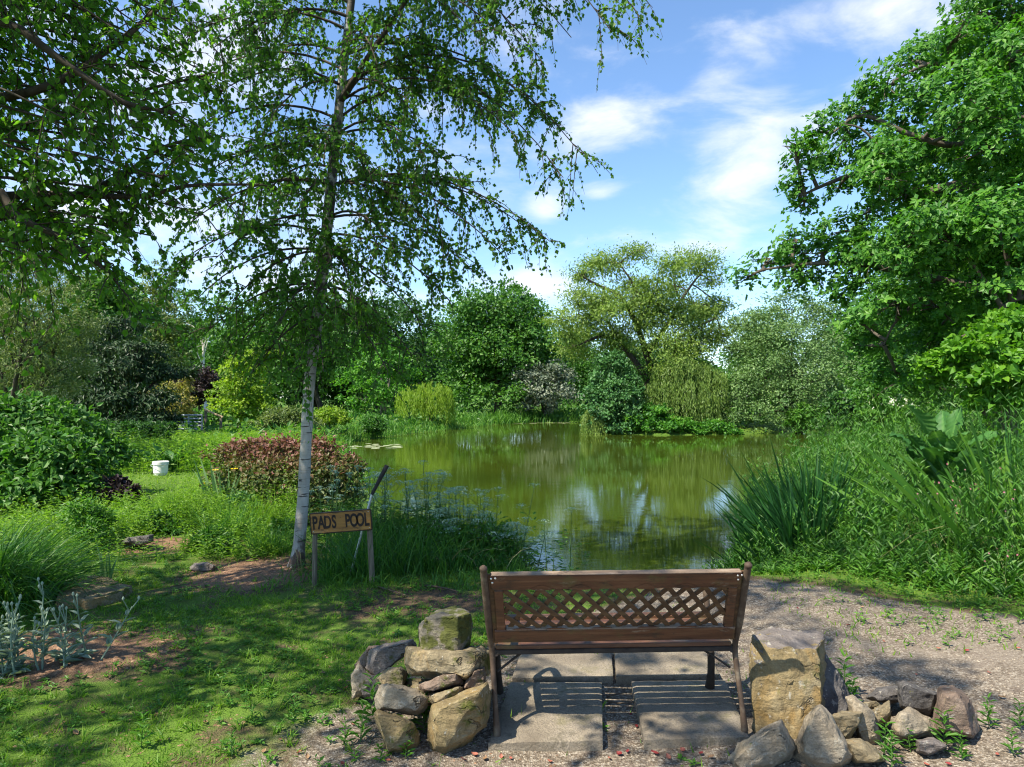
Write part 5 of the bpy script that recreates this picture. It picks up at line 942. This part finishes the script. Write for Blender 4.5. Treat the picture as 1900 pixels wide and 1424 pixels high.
stone('sharp pointed pale rock in front of the standing stone', zr([(510,870),(545,745),(600,710),(605,655),(645,640),(720,700),(780,800),(865,985),(830,1110),(600,1120),(480,1020)]), 3.0, .24, M['pale_stone'], 24, GRr)
stone('wedge shaped buff rock behind the sharp pointed one', zr([(730,715),(820,685),(958,683),(940,765),(880,850),(830,890),(770,850)]), 3.17, .2, M['buff_stone'], 25, GRr)
stone('smooth pale upright rock leaning in the middle of the heap', zr([(845,600),(890,585),(960,640),(1020,690),(1055,790),(1085,900),(1060,950),(940,900),(900,800),(860,690)]), 3.22, .16, M['pale_stone'], 26, GRr)
stone('low rounded rock right of the sharp pointed one', zr([(830,900),(950,885),(1050,950),(1100,1020),(1080,1060),(900,1060),(850,980)]), 3.02, .2, M['buff_stone'], 27, GRr)
stone('dark thin rock farthest back in the heap', zr([(970,580),(1050,520),(1190,500),(1230,560),(1250,610),(1150,635),(1050,610)]), 3.52, .2, M['slate_stone'], 28, GRr)
stone('dark smooth slab lying tilted at the back of the heap', zr([(1200,490),(1240,465),(1420,540),(1482,562),(1440,705),(1400,720),(1230,655),(1195,560)]), 3.40, .24, M['slate_stone'], 29, GRr)
stone('small blocky buff rock in the middle of the heap', zr([(1020,680),(1040,650),(1150,630),(1162,685),(1145,755),(1040,785),(1015,730)]), 3.28, .16, M['buff_stone'], 30, GRr)
stone('wide flat topped rock before the dark tilted slab', zr([(1130,790),(1200,680),(1290,670),(1450,750),(1485,830),(1300,870),(1170,875)]), 3.22, .24, M['pale_stone'], 31, GRr)
stone('large brown rock at the outer end of the heap near the path', zr([(1450,690),(1510,525),(1620,540),(1690,600),(1690,660),(1730,720),(1758,800),(1740,880),(1600,850),(1470,840)]), 3.24, .3, M['brown_stone'], 32, GRr)
stone('low grey stone half buried among weeds in front of the heap', zr([(1330,890),(1460,880),(1545,930),(1420,1005),(1340,970)]), 3.08, .16, M['grey_stone'], 33, GRr)
stone('small stone gap filler between the dark rocks at the back', zr([(960,620),(1040,610),(1080,645),(1010,680),(960,665)]), 3.4, .12, M['buff_stone'], 34, GRr)
GS = 'stones set in the planting on the left'
def flat_pts(L, top, bot):
    out = []
    for px, py in L: y = gy(py, top); x = (px-CX)/FP*y; z = gz1(x, y); out += [(x, y, z+top), (x, y-.015, z+bot)]
    return out
stone('flat grey stepping stone lying beside the ornamental grass', [], 0, 0, M['buff_stone'], 41, GS, extra=flat_pts([(104,1108),(126,1076),(188,1070),(246,1083),(222,1099),(165,1113)], .075, -.05))
stone('dark low stone lying in the bed behind the small iris', [(222,1010),(236,998),(262,994),(284,992),(283,1006),(255,1014)], 7.2, .25, M['slate_stone'], 42, GS)
stone('small grey stone half buried in the mulch beside the birch', [(350,1058),(360,1047),(385,1044),(400,1050),(395,1060),(365,1064)], 6.35, .2, M['grey_stone'], 43, GS)

# ---------------------------------------------------------------- name board
def build_sign():
    Y = 5.72; c = at(633, 968, Y); base = np.array([c[0], Y, gz1(c[0], Y)]); t = thing('name_board', 'small orange brown wooden board reading PADS POOL on two round posts', 'sign', base)
    B = Vector(base); tilt = math.radians(4.2); ux = Vector((math.cos(tilt), .0, math.sin(tilt))); uz = Vector((-math.sin(tilt), 0, math.cos(tilt))); C0 = Vector(c)-B
    k = Y/FP; W, H = 111*k, 36*k
    bd = bm_obj('board', beam(C0-ux*W/2, C0+ux*W/2, .022, H, uz, .002), M['sign_wood'], t)
    for nm, a_, b_ in (('edging', C0-ux*(W/2+.004)-uz*(H/2+.004), C0+ux*(W/2+.004)-uz*(H/2+.004)), ('edging', C0-ux*(W/2+.004)+uz*(H/2+.002), C0+ux*(W/2+.004)+uz*(H/2+.002))): bm_obj(nm, beam(a_, b_, .028, .008, uz, .0015), M['sign_edge'], bd)
    for s in (-1, 1): bm_obj('edging', beam(C0+ux*s*(W/2+.003)-uz*(H/2-.001), C0+ux*s*(W/2+.003)+uz*(H/2-.003), .028, .007, ux, .0015), M['sign_edge'], bd)
    for px, bx, by, r in ((585, 583, 1088, .021), (684, 692, 1106, .023)):
        a_ = np.array(at(px, 958 if px < 600 else 948, Y+.032)); e = at(bx, by, Y+.03); e[2] = gz1(e[0], e[1])-.1
        a_b = Acc(); p = np.linspace(e, a_, 14); tube(a_b, p, r*np.linspace(1.06,.95,14), 12); link('post', a_b.mesh('post', M['post_wood'], base, True), t)
    txt = 'PADS POOL'; n = len(txt); step = W*.106
    for i, ch in enumerate(txt):
        if ch == ' ': continue
        cu = bpy.data.curves.new('letter', 'FONT'); cu.body = ch; cu.size = H*.86; cu.extrude = .0022; cu.offset = .0038; cu.align_x = 'CENTER'; cu.align_y = 'CENTER'
        o = bpy.data.objects.new('tmp', cu); S.collection.objects.link(o); dg = bpy.context.evaluated_depsgraph_get(); me = bpy.data.meshes.new_from_object(o.evaluated_get(dg)); bpy.data.objects.remove(o)
        me.materials.clear(); me.materials.append(M['letter']); me.name = 'letter'
        Rm = Matrix.Rotation(-tilt, 4, 'Y') @ Matrix.Rotation(math.radians(90), 4, 'X'); pos = C0+ux*((i-4)*step+(-.004 if i < 4 else .004))+Vector((0, -.0125, 0))
        me.transform(Matrix.Translation(pos) @ Rm @ Matrix.Diagonal((.60, 1.08, 1, 1))); link('letter', me, bd)
    for s, dz in ((-1,-1),(1,-1),(1,1)):
        b = bmesh.new(); bmesh.ops.create_uvsphere(b, u_segments=7, v_segments=4, radius=.0045); bmesh.ops.translate(b, verts=b.verts[:], vec=C0+ux*s*(W/2-.016)+uz*dz*(H/2-.014)+Vector((0,-.011,0))); bm_obj('screw', b, M['screw'], bd)
    # the tool that leans up behind it
    p0 = at(655, 1040, 5.98); p1 = at(690, 918, 6.0); p2 = at(716, 868, 6.02); b0 = np.array([p0[0]-.05, 5.97, gz1(p0[0]-.05, 5.97)])
    h = thing('pole', 'grey metal pole with a black grip slanting up behind the name board', 'pole', b0)
    tube_obj('shaft', [b0-[0,0,.08], p1], [.011,.011], M['steel'], h, 10, 6, b0); tube_obj('grip', [p1, p2, p2+(p2-p1)*.03], [.015,.021,.018], M['rubber'], h, 10, 8, b0)
build_sign()

# ---------------------------------------------------------------- bucket, gate
def lathe(prof, n=40):
    b = bmesh.new(); rings = []
    for r, z in prof: rings.append([b.verts.new((r*math.cos(6.28318*i/n), r*math.sin(6.28318*i/n), z)) for i in range(n)])
    for a_, c in zip(rings, rings[1:]):
        for i in range(n): j = (i+1) % n; b.faces.new((a_[i], a_[j], c[j], c[i]))
    b.faces.new(rings[0][::-1]); b.faces.new(rings[-1]); return b
def build_bucket():
    p = at(298, 884, 13.6); loc = Vector((p[0], 13.6, gz1(p[0], 13.6))); t = thing('bucket', 'white plastic bucket standing on the sunny lawn before the big leaves', 'bucket', loc)
    bm_obj('body', lathe([(.115,0),(.118,.004),(.140,.245),(.150,.247),(.152,.280),(.146,.283),(.138,.279),(.132,.06),(.0,.06)][:-1]), M['white_plastic'], t, 40)
    bm_obj('rim', lathe([(.1425,.222),(.150,.223),(.1505,.232),(.1425,.234)]), M['white_plastic'], t, 40)
    tube_obj('handle', [(-.155,0,.255),(-.14,-.10,.20),(0,-.165,.175),(.14,-.10,.20),(.155,0,.255)], [.004]*5, M['steel'], t, 6, 24)
build_bucket()
def build_gate():
    Y = 28.; p = at(350, 798, Y); base = Vector((p[0], Y, gz1(p[0], Y))); k = Y/FP; t = thing('field_gate', 'grey barred metal field gate beside the bronze tree', 'gate', base)
    w = 50*k; h = 22*k+.3
    for i, z in enumerate(np.linspace(.22, h, 5)): tube_obj('bar', [(-w/2,0,z),(w/2,0,z)], [.034,.034], M['galvanised'], t, 8, 4)
    for x in (-w/2, 0, w/2): tube_obj('upright', [(x,.0,.18),(x,.0,h+.03)], [.03,.03], M['galvanised'], t, 8, 4)
    q = thing('handrail', 'pale timber handrail sloping down from the gate post', 'handrail', base+Vector((w/2+.15,0,0)))
    bm_obj('post', beam((0,0,-.1),(0,0,h+.2), .09, .09, (0,1,0)), M['post_wood'], q); bm_obj('post', beam((.62,0,-.1),(.62,0,h-.12), .09, .09, (0,1,0)), M['post_wood'], q)
    bm_obj('rail', beam((-.06,0,h+.24),(.70,0,h-.08), .1, .06, (0,0,1)), M['pale_timber'], q)
build_gate()

# ---------------------------------------------------------------- single plants
def plant_base(name, label, cat, x, y, group=None): return thing(name, label, cat, (x, y, gz1(x, y)), group)
def bladed(name, label, cat, x, y, n, H, W, bend, tilt, mat_, seed, spread=.15, k=5, tint=(0,1), part='foliage', group=None, lean=(0,0)):
    rng = np.random.default_rng(seed); t = plant_base(name, label, cat, x, y, group); a = Acc()
    P = np.stack([rng.normal(0, spread, n), rng.normal(0, spread*.8, n), np.full(n, -.02)], 1); D = up(n, rng, tilt)+np.stack([P[:,0], P[:,1], np.zeros(n)], 1)*1.2+np.array([*lean, 0])
    blades(a, P, D, H*rng.uniform(.55,1.08,n), W*rng.uniform(.7,1.2,n), rng.uniform(*bend, n), rng.uniform(*tint, n), k); link(part, a.mesh(name+'_'+part, mat_), t); TRI[name] = a.tris(); return t
def iris(label, x, y, n, H, W, seed, mat_='iris_leaf', tilt=.14, spread=.07, bend=(0,.25), group='sword leaved irises', name='iris', flowers=0, lean=(0,0)):
    rng = np.random.default_rng(seed); t = plant_base(name, label, 'plant', x, y, group)
    for i in range(n):
        a = Acc(); P = np.array([[rng.normal(0,spread), rng.normal(0,spread*.7), -.02]]); D = up(1, rng, tilt)+np.array([[P[0,0]*1.5+lean[0], P[0,1]+lean[1], 0]])
        blades(a, P, D, H*rng.uniform(.6,1.05), W*rng.uniform(.75,1.15), rng.uniform(*bend), rng.uniform(.15,1), 5, np.array([[rng.normal(1,.2), rng.normal(0,.5), 0]])); link('leaf', a.mesh('iris_leaf', M[mat_]), t)
    for i in range(flowers):
        p = np.array([rng.normal(0,.12), rng.normal(0,.1), H*rng.uniform(.45,.75)]); a = Acc(); leaves(a, np.repeat(p[None], 6, 0), np.stack([np.cos(np.arange(6)*1.05), np.sin(np.arange(6)*1.05), np.full(6,.2)], 1), np.tile([0,0,1.], (6,1)), .06, .045, .5, 'ovate')
        link('flower', a.mesh('iris_flower', M['yellow_petal']), t)
    return t
# ornamental grass and silvery campion on the left
rngp = np.random.default_rng(9)
bladed('ornamental_grass', 'big arching ornamental grass clump at the left edge', 'grass clump', -4.12, 5.3, 2600, .98, .011, (.35,1.25), .42, M['reed_leaf'], 71, .22, 6, (0,.9))
def campion(label, x, y, stems, seed):
    rng = np.random.default_rng(seed); t = plant_base('rose_campion', label, 'plant', x, y, 'silvery campions in the bark mulch')
    st, lf = Acc(), Acc(); buds = []
    for i in range(stems):
        P = np.array([rng.normal(0,.075), rng.normal(0,.06), 0]); d = up(1, rng, .22)[0]; H = rng.uniform(.24,.46); tip = P+d*H; tube(st, bez(P, P+d*H*.5+rng.normal(size=3)*.02, tip, 6), np.linspace(.006,.0035,6), 5)
        for j in range(5):
            q = .25+.72*j/5; c = P+d*H*q; an = j*1.57+i
            for s in (1, -1): leaves(lf, c[None], np.array([[math.cos(an)*s, math.sin(an)*s, .75-.3*q]]), np.array([[-math.cos(an)*s*.6, -math.sin(an)*s*.6, 1.]]), .105*(1.15-.6*q), .034*(1.15-.5*q), rng.random(), 'ovate')
        for kk in range(3):
            e = tip+np.array([rng.normal(0,.03), rng.normal(0,.03), rng.uniform(.02,.07)]); tube(st, np.linspace(tip-d*.03, e, 3), [.003,.003,.003], 4); buds.append(e)
    for i in range(16): an = rng.uniform(0,6.28); leaves(lf, np.array([[rng.normal(0,.05), rng.normal(0,.04), .01]]), np.array([[math.cos(an), math.sin(an), .35]]), np.array([[0,0,1.]]), .13, .045, rng.random(), 'ovate')
    for nm, a, mm in (('stem', st, 'silver_leaf'), ('foliage', lf, 'silver_leaf')): link(nm, a.mesh('campion_'+nm, M[mm]), t)
    bd = Acc(); tube(bd, np.linspace((0,0,0), (0,0,.022), 4), [.004,.0075,.0065,.002], 6, .8); bm_ = bd.mesh('campion_bud', M['silver_leaf'])
    for e in buds: link('bud', bm_, t).location = e
campion('bigger silver grey campion in the bark mulch at the left edge', -2.86, 3.92, 12, 5); campion('smaller silver grey campion leaning out beside the bigger one', -2.62, 4.08, 5, 8)
iris('single narrow iris fan standing behind the flat stepping stone', *at(196,1070,5.75)[:2], 7, .42, .035, 1, spread=.025, tilt=.12)
iris('tall grey green iris fan with a yellow bloom before the copper hedge', *at(412,915,9.4)[:2], 18, .80, .045, 2, spread=.12, tilt=.16, flowers=2, lean=(-.08,0))
iris('looser iris clump beside the tall fan towards the lawn', *at(385,925,9.8)[:2], 10, .55, .04, 3, spread=.12, tilt=.2, flowers=1)
for lab, px, py, Y_, n_, H_, sd in (('tuft of tall fine grass in front of the copper hedge', 478, 985, 8.2, 420, .62, 81), ('tuft of tall fine grass in the bed left of the first tuft', 425, 1005, 7.7, 380, .55, 82), ('tuft of reddish tinged grass at the back of the bed', 330, 965, 8.9, 360, .5, 83), ('small tuft of grass nearest the mulch by the birch', 505, 1030, 7.0, 300, .42, 84)):
    bladed('grass_tuft', lab, 'grass clump', *at(px, py, Y_)[:2], n_, H_, .009, (.1,.9), .32, M['meadow_leaf' if sd % 2 else 'reed_leaf'], sd, .13, 4, (0,.9), 'foliage', 'grass tufts in the left bed')
for lab, px, py, Y_, sd in (('dark low herb in the bed left of the birch', 520, 1010, 7.6, 91), ('dark leafy herb in the bed behind the small grey stone', 395, 1025, 7.0, 92), ('blue green leafy herb in the middle of the bed', 450, 960, 8.6, 93), ('dark leafy herb behind the dark low stone', 300, 1000, 8.0, 94)):
    k_ = Y_/FP; tree('herb', lab, 'plant', at(px, py, Y_)[:2], px_lobes([(px, py-26, 22, 0, .8), (px+20, py-14, 17, -.1, .7), (px-20, py-15, 18, .1, .7)], Y_), 1100, .06, .024, M['ivy_leaf' if sd == 93 else 'mid_leaf'], M['stem'], .008, sd, 'leafy herbs in the left bed', parts=('stem','foliage'), per=14)
# dark sword-leaved clump at the right of the water
for lab, x, y, n, H, sd, ln in (('large dark sword leaved clump leaning over the water at the right shore', 3.12, 7.4, 240, .98, 72, (-.12,0)), ('upright dark sword leaved clump behind the leaning one', 3.55, 8.0, 200, 1.18, 73, (.0,0))):
    bladed('sword_plant', lab, 'plant', x, y, n, H, .042, (.0,.35), .30, M['sword_leaf'], sd, .24, 5, (0,.9), 'foliage', 'sword leaved clumps on the right shore', ln)
iris('pale green broad bladed iris clump beside the huge leaves on the right bank', 5.0, 6.75, 80, 1.75, .066, 4, 'reed_leaf', .13, .30, (.0,.3))
# skunk cabbage: huge paddle leaves, each a part
def big_leaf(H, W, curl, tint, rng):
    """paddle leaf on a short stalk: wavy margins, ribs that slant out from the midrib, the tip curling over"""
    b = Acc(); n, m = 26, 10; V = []; ph = rng.uniform(0, 6)
    for i in range(n+1):
        t = i/n; st = .16; q = max(0, (t-st)/(1-st)); w = W*.5*(math.sin(math.pi*min(1, q**.78*.985+.01))**.62 if q > 0 else .04); ang = curl*t**1.8
        cz = H*(t-.18*curl*t**2.6); cy = H*.5*curl*t**2
        for j in range(m+1):
            s_ = j/m*2-1; a_ = abs(s_); rib = .011*math.sin((t*1.0+a_*.16)*58)*(.35+a_)*(q > 0); wav = .035*W/.4*a_*a_*math.sin(t*11+ph+s_*2.2)
            off = -.26*w*a_+rib+wav; V.append((w*s_, cy+off*math.cos(ang), cz-off*math.sin(ang)+.04*W*a_*math.sin(t*8+ph)))
    F = [(i*(m+1)+j, i*(m+1)+j+1, (i+1)*(m+1)+j+1, (i+1)*(m+1)+j) for i in range(n) for j in range(m)]; tv = np.array([[tint*.6+.12*math.sin((i/n+abs(j/m*2-1)*.16)*58)+(.45 if j == m//2 else 0) for j in range(m+1)] for i in range(n+1)]).ravel(); b.add(V, F, np.clip(tv, 0, 1)); return b
def cabbage(name, label, x, y, n, H, W, seed, tilt, mat_='cabbage_leaf', zoff=0.):
    rng = np.random.default_rng(seed); t = plant_base(name, label, 'plant', x, y)
    for i in range(n):
        h = H*rng.uniform(.6,1.15); b = big_leaf(h, W*rng.uniform(.75,1.2)*(h/H)**.5, rng.uniform(.15,1.)*tilt, rng.uniform(0,1), rng); o = link('leaf', b.mesh('big_leaf', M[mat_], None, True), t)
        an = i*2.4+rng.uniform(-.5,.5); f = rng.uniform(.3,1); o.location = (-math.sin(an)*.20*H*f, math.cos(an)*.20*H*f, zoff*rng.uniform(.45,1.1)); o.rotation_euler = (-rng.uniform(.05,.6), rng.uniform(-.3,.3), an); TRI[name] = TRI.get(name, 0)+b.tris()
    return t
cabbage('giant_leaf_plant', 'clump of huge ribbed paddle leaves high on the right bank', 4.6, 7.25, 26, .64, .29, 6, 1.0, zoff=.95)
cabbage('paddle_leaf_plant', 'clump of broad upright leaves directly behind the white bucket', *at(310,872,14.5)[:2], 13, .66, .23, 7, .7)
# shore growth behind the sign: umbels
def umbels(label, x, y, n, H, seed, mat_='umbel_flower', group='umbel plants at the water behind the name board', size=.07, sp=.3):
    rng = np.random.default_rng(seed); t = plant_base('umbel_plant', label, 'plant', x, y, group); st, fl, lf = Acc(), Acc(), Acc()
    for i in range(n):
        P = np.array([rng.normal(0,sp), rng.normal(0,sp*.7), -.02]); d = up(1, rng, .18)[0]; h = H*rng.uniform(.65,1.08); tip = P+d*h; tube(st, np.linspace(P, tip, 4), np.linspace(.006,.003,4), 4)
        for q in range(rng.integers(1,4)):
            b0 = P+d*h*rng.uniform(.55,.85); e = b0+np.array([rng.normal(0,.12), rng.normal(0,.12), rng.uniform(.08,.22)]); e = tip if q == 0 else e; tube(st, np.linspace(b0, e, 3), [.003,.0025,.002], 3)
            m = 46; u = rng.normal(size=(m,2))*size*.5; C = e+np.stack([u[:,0], u[:,1], .045-3.5*(u**2).sum(1)], 1); leaves(fl, C, rdir(m, rng)*.6+[0,0,.2], np.tile([0,0,1.], (m,1))+rdir(m, rng)*.3, .014, .012, rng.random(m))
            for w in C[::9]: tube(fl, np.linspace(e, w, 2), [.0012,.001], 3, .1, False)
        m = 60; tt = rng.uniform(.05,.7,m); an = rng.uniform(0,6.28,m); C = P+d*(h*tt)[:,None]+np.stack([np.cos(an), np.sin(an), np.zeros(m)], 1)*rng.uniform(.02,.16,m)[:,None]; leaves(lf, C, np.stack([np.cos(an), np.sin(an), rng.uniform(-.3,.4,m)], 1), rdir(m, rng)*.5+[0,0,.8], rng.uniform(.05,.10,m), rng.uniform(.015,.03,m), rng.random(m))
    link('stem', st.mesh('umbel_stem', M['stem']), t); link('flower', fl.mesh('umbel_head', M[mat_]), t, kind='stuff'); link('foliage', lf.mesh('umbel_foliage', M['weed_leaf']), t); TRI['umbels'] = TRI.get('umbels', 0)+st.tris()+fl.tris()+lf.tris()
umbels('tall umbel plant with blue green heads nearest the slanting pole', -1.12, 6.95, 34, .92, 1); umbels('wide umbel plant hanging over the water between pole and bench', -.42, 7.05, 44, .82, 2); umbels('low umbel plant at the water edge just behind the bench end', -.02, 6.9, 22, .5, 3, sp=.2)
umbels('tall pale green herb standing against the copper hedge beside the pole', *at(628,1010,7.0)[:2], 9, .78, 4, sp=.14, size=.03)
# leafy shore bushes behind the sign (dark rounded mass near the bench)
tree('shore_shrub', 'low bushy green shrub on the shore below the umbels', 'bush', (-.62, 6.75), np.array([[-.75,6.85,.16,.33,.3,.2],[-.35,6.9,.14,.33,.3,.18],[-1.15,6.8,.18,.3,.3,.2],[-.1,6.95,.05,.22,.2,.14]]), 3000, .06, .022, M['weed_leaf'], M['twig'], .015, 63, parts=('stem','foliage'), per=20, tuft=.26)
tree('side_shrub', 'fresh green small leaved shrub beside the ornamental grass', 'bush', at(165,1000,7.2)[:2], px_lobes([(150,955,30,0,.8),(180,960,26,.2,.8),(165,985,30,-.1,.7)], 7.2), 2600, .05, .022, M['weed_leaf'], M['twig'], .012, 64, parts=('stem','foliage'), per=18)
tree('variegated_shrub', 'low white and purple leaved shrub at the foot of the broad leaved bush', 'bush', at(225,925,9.9)[:2], px_lobes([(215,895,14,0,.8),(235,912,18,-.2,.6),(205,912,16,-.2,.6),(250,918,12,-.1,.5)], 9.9), 1100, .075, .05, M['purple_leaf'], M['twig'], .012, 65, parts=('stem','foliage'), per=14)
# pink campion on the right bank
def pinks(label, px, py, Y, n, seed):
    rng = np.random.default_rng(seed); c = at(px, py, Y); x, y = c[0], c[1]; t = plant_base('pink_campion', label, 'plant', x, y, 'pink campions on the right bank'); z0 = gz1(x, y); st, fl = Acc(), Acc()
    for i in range(n):
        e = np.array([rng.normal(0,.2), rng.normal(0,.2), (c[2]-z0)*rng.uniform(.7,1.1)]); tube(st, bez((e[0]*.4, e[1]*.4, 0), (e[0]*.5, e[1]*.5, e[2]*.6), e, 5), np.linspace(.005,.0025,5), 4)
        an = np.arange(5)*1.257+rng.uniform(0,6); f = unit(np.array([rng.normal(0,.3), -1, rng.uniform(.2,1)])[None])[0]; n_ = rng.uniform(.008,.014); u = unit(np.cross(f, [0,0,1.])[None])[0]; v = np.cross(u, f); D = u*np.cos(an)[:,None]+v*np.sin(an)[:,None]+f*.25
        leaves(fl, np.repeat(e[None],5,0), D, np.tile(f,(5,1)), n_, n_*.8, rng.random(5))
    link('stem', st.mesh('campion_stem', M['stem']), t); link('flower', fl.mesh('campion_flower', M['pink_petal']), t, kind='stuff')
for lab, px, py, Y, n, sd in (('pink campion flowering just below the huge paddle leaves', 1825, 870, 6.6, 16, 1), ('pink campion flowering between sword clump and paddle leaves', 1760, 905, 6.5, 12, 2), ('pink campion flowering low above the path at the right edge', 1860, 1025, 5.6, 12, 3), ('pink campion half hidden in grass at the right edge', 1885, 925, 6.1, 9, 4)): pinks(lab, px, py, Y, n, sd)
# upright weeds between stones
def weed_proto(seed):
    rng = np.random.default_rng(seed); a, s = Acc(), Acc(); P = np.array([[0,0,-.01]]); leafy_stems(a, P, .16, rng, 22, .062, .016, .1, .9, .06, 'ovate', s, .006, .55)
    return a.mesh('weed_foliage', M['weed_leaf']), s.mesh('weed_stem', M['stem'])
WP = [weed_proto(i) for i in range(4)]
def gxy(px, py): y = gy(py); return (px-CX)/FP*y, y
weeds = [('slim weed rising behind the top of the standing stone', 1533,1282,1.15),('tall slim weed right of the standing stone', 1566,1290,1.5),('short leafy weed between standing stone and dark rocks', 1582,1305,1.0),('leafy weed in front of the wide flat topped rock', 1640,1392,1.1),('bushy weed in front of the large brown rock', 1752,1392,1.25),
 ('weed on the gravel just beyond the outer end of the heap', 1835,1352,1.0),('weed on the gravel at the right edge', 1893,1358,.9),('spreading weed below the wide flat topped rock', 1690,1388,.8),('weed at the bottom edge below the low rounded rock', 1655,1420,1.0),('weed in the bottom right corner', 1880,1405,.8),('weed half under the half buried stone', 1785,1410,.8),
 ('weed growing from the middle of the stone stack', 765,1330,1.3),('taller weed at the outer foot of the stone stack', 690,1335,1.5),('weed between yellow stone and boulder', 787,1362,1.35),('low weed in front of the yellow stone', 752,1412,.8),('sprawling weed left of the yellow stone', 668,1372,1.1),('weed in the lawn between stack and bottom edge', 640,1380,.8),
 ('pale star shaped weed standing alone in the lower lawn', 262,1392,1.0),('weed in the patchy lawn left of the stack', 545,1340,.8),('weed in the lawn midway to the silver campion', 330,1300,.7),('weed at the lawn edge below the name board', 640,1130,.9),('weed in the lawn near the flat stepping stone', 300,1130,.7),('weed by the bottom edge left of the bench', 430,1400,.75)]
for i, (lab, px, py, sc) in enumerate(weeds):
    x, y = gxy(px, py); t = thing('weed', lab, 'weed', (x, y, gz1(x, y)), 'upright leafy weeds among stones and lawn', (0,0,i*1.3)); t.scale = (sc,)*3; f, s = WP[i % 4]; link('foliage', f, t); link('stem', s, t)
# fallen leaves
def fallen_proto(seed):
    rng = np.random.default_rng(seed); V = []; n, m = 4, 2; L, W = .034, .024
    for i in range(n+1):
        q = i/n; w = W*math.sin(math.pi*(.06+.9*q))*.5
        for j in range(m+1): s = j-1; V.append((L*(q-.5), w*s, .003+.006*abs(s)*rng.uniform(.3,1)+.006*(q-.5)**2*4*rng.random()))
    F = [(i*3+j, i*3+j+1, i*3+j+4, i*3+j+3) for i in range(n) for j in range(m)]; return np.array(V), F
rf = np.random.default_rng(15)
def fallen(spots, m, cat_label, group):
    protos = []
    for k in range(4):
        V, F = fallen_proto(k); a = Acc(); a.add(V, F, rf.random()); protos.append(a.mesh('fallen_leaf', m))
    for x, y in spots:
        z = gz1(x, y)
        o = link('fallen_leaf', protos[rf.integers(4)], None); o.location = (x, y, z+.007); o.rotation_euler = (rf.normal(0,.25), rf.normal(0,.25), rf.uniform(0,6.28)); s = rf.uniform(.55,1.1); o.scale = (s,s,s); tag(o, cat_label+(' on the gravel path beyond the standing stone' if x > 1.5 else ' beside the concrete slabs' if x > -.35 else ' in the patchy lawn'), 'fallen leaf', group)
red = [(1742,1204),(1795,1212),(1715,1145),(1575,1165),(1835,1255),(1700,1248),(1640,1190),(1725,1118),(1480,1135),(1560,1290),(1890,1212),(1150,1402),(1165,1398),(1170,1330),(1180,1352),(1098,1328),(930,1410),(948,1412),(880,1408),(1240,1412),(1268,1400),(1350,1335),(642,1275),(635,1418),(290,1330),(555,1392),(520,1368),(720,1418),(190,1325),(1215,1404),(1790,1395),(1760,1418),(1850,1404),(1720,1418),(655,1340),(1130,1410),(1020,1415),(1300,1408),(860,1418),(1450,1095),(1610,1120)]
fallen([gxy(px, py) for px, py in red if not (904 < px < 1120 and 1255 < py < 1395)], M['red_petal'], 'small fallen red leaf lying', 'fallen red leaves')
br = [(105,1388),(490,1390),(570,1400),(85,1365),(140,1362),(660,1405),(250,1265),(450,1345),(600,1250),(380,1345),(900,1415),(1320,1415),(1860,1300),(1600,1130)]
fallen([gxy(px, py) for px, py in br], M['brown_leaf'], 'small fallen pale brown leaf lying', 'fallen brown leaves')
# sticks
def stick(label, p, q, r, seed):
    a_, b_ = np.array([*gxy(*p), 0]), np.array([*gxy(*q), 0]); a_[2] = gz1(a_[0], a_[1])+r; b_[2] = gz1(b_[0], b_[1])+r+.02; rng = np.random.default_rng(seed); mid = (a_+b_)/2+np.array([rng.normal(0,.03), rng.normal(0,.03), .01]); c = Acc()
    tube(c, bez(a_, mid, b_, 10), np.linspace(r, r*.5, 10), 6); o = link('stick', c.mesh('stick', M['twig'], a_, True), None); o.location = a_; tag(o, label, 'stick', 'fallen sticks')
stick('long bent stick lying in the grass behind the bench end', (790,1090), (850,1106), .010, 1); stick('short stick in the gap between the two front slabs', (1125,1298), (1163,1296), .006, 2); stick('second short stick in the gap between the front slabs', (1127,1307), (1172,1311), .006, 3); stick('thin stick lying in the grass right of the name board', (700,1096), (752,1112), .008, 4)
# lily pads
def pad_proto():
    V = [(0,0,.004)]+[(math.cos(x), math.sin(x), .004+.01*(i % 2)*.3) for i, x in enumerate(np.linspace(.2, 6.08, 12))]; a = Acc(); a.add(np.array(V), [(0,i,i+1) for i in range(1,12)], .6); return a.mesh('lily_pad', M['lily'])
PP = pad_proto(); rl = np.random.default_rng(4)
for i in range(34):
    px = rl.uniform(650,745); Y = FP*(HC-WATER_Z)/(rl.normal(829,2.2)-YH); o = link('lily_pad', PP, None); s = rl.uniform(.09,.17); o.location = ((px-CX)/FP*Y, Y, WATER_Z+.004+i*.0004); o.scale = (s,s,1); o.rotation_euler = (0,0,rl.uniform(0,6)); tag(o, 'small pale lily pad in the floating patch near the left bank', 'lily pad', 'lily pads near the left bank')
for i in range(60):
    px = rl.uniform(760,1060); Y = FP*(HC-WATER_Z)/(np.interp(px,[760,900,1060],[789.5,786,784.5])+rl.normal(0,.8)-YH+.0); o = link('lily_pad', PP, None); s = rl.uniform(.12,.24); o.location = ((px-CX)/FP*Y, Y, WATER_Z+.004+i*.0004); o.scale = (s,s,1); o.rotation_euler = (0,0,rl.uniform(0,6)); tag(o, 'tiny pale lily pad in the row along the far shore', 'lily pad', 'lily pads along the far shore')
print('TRIS', sum(TRI.values()), sorted(TRI.items(), key=lambda x: -x[1])[:30])
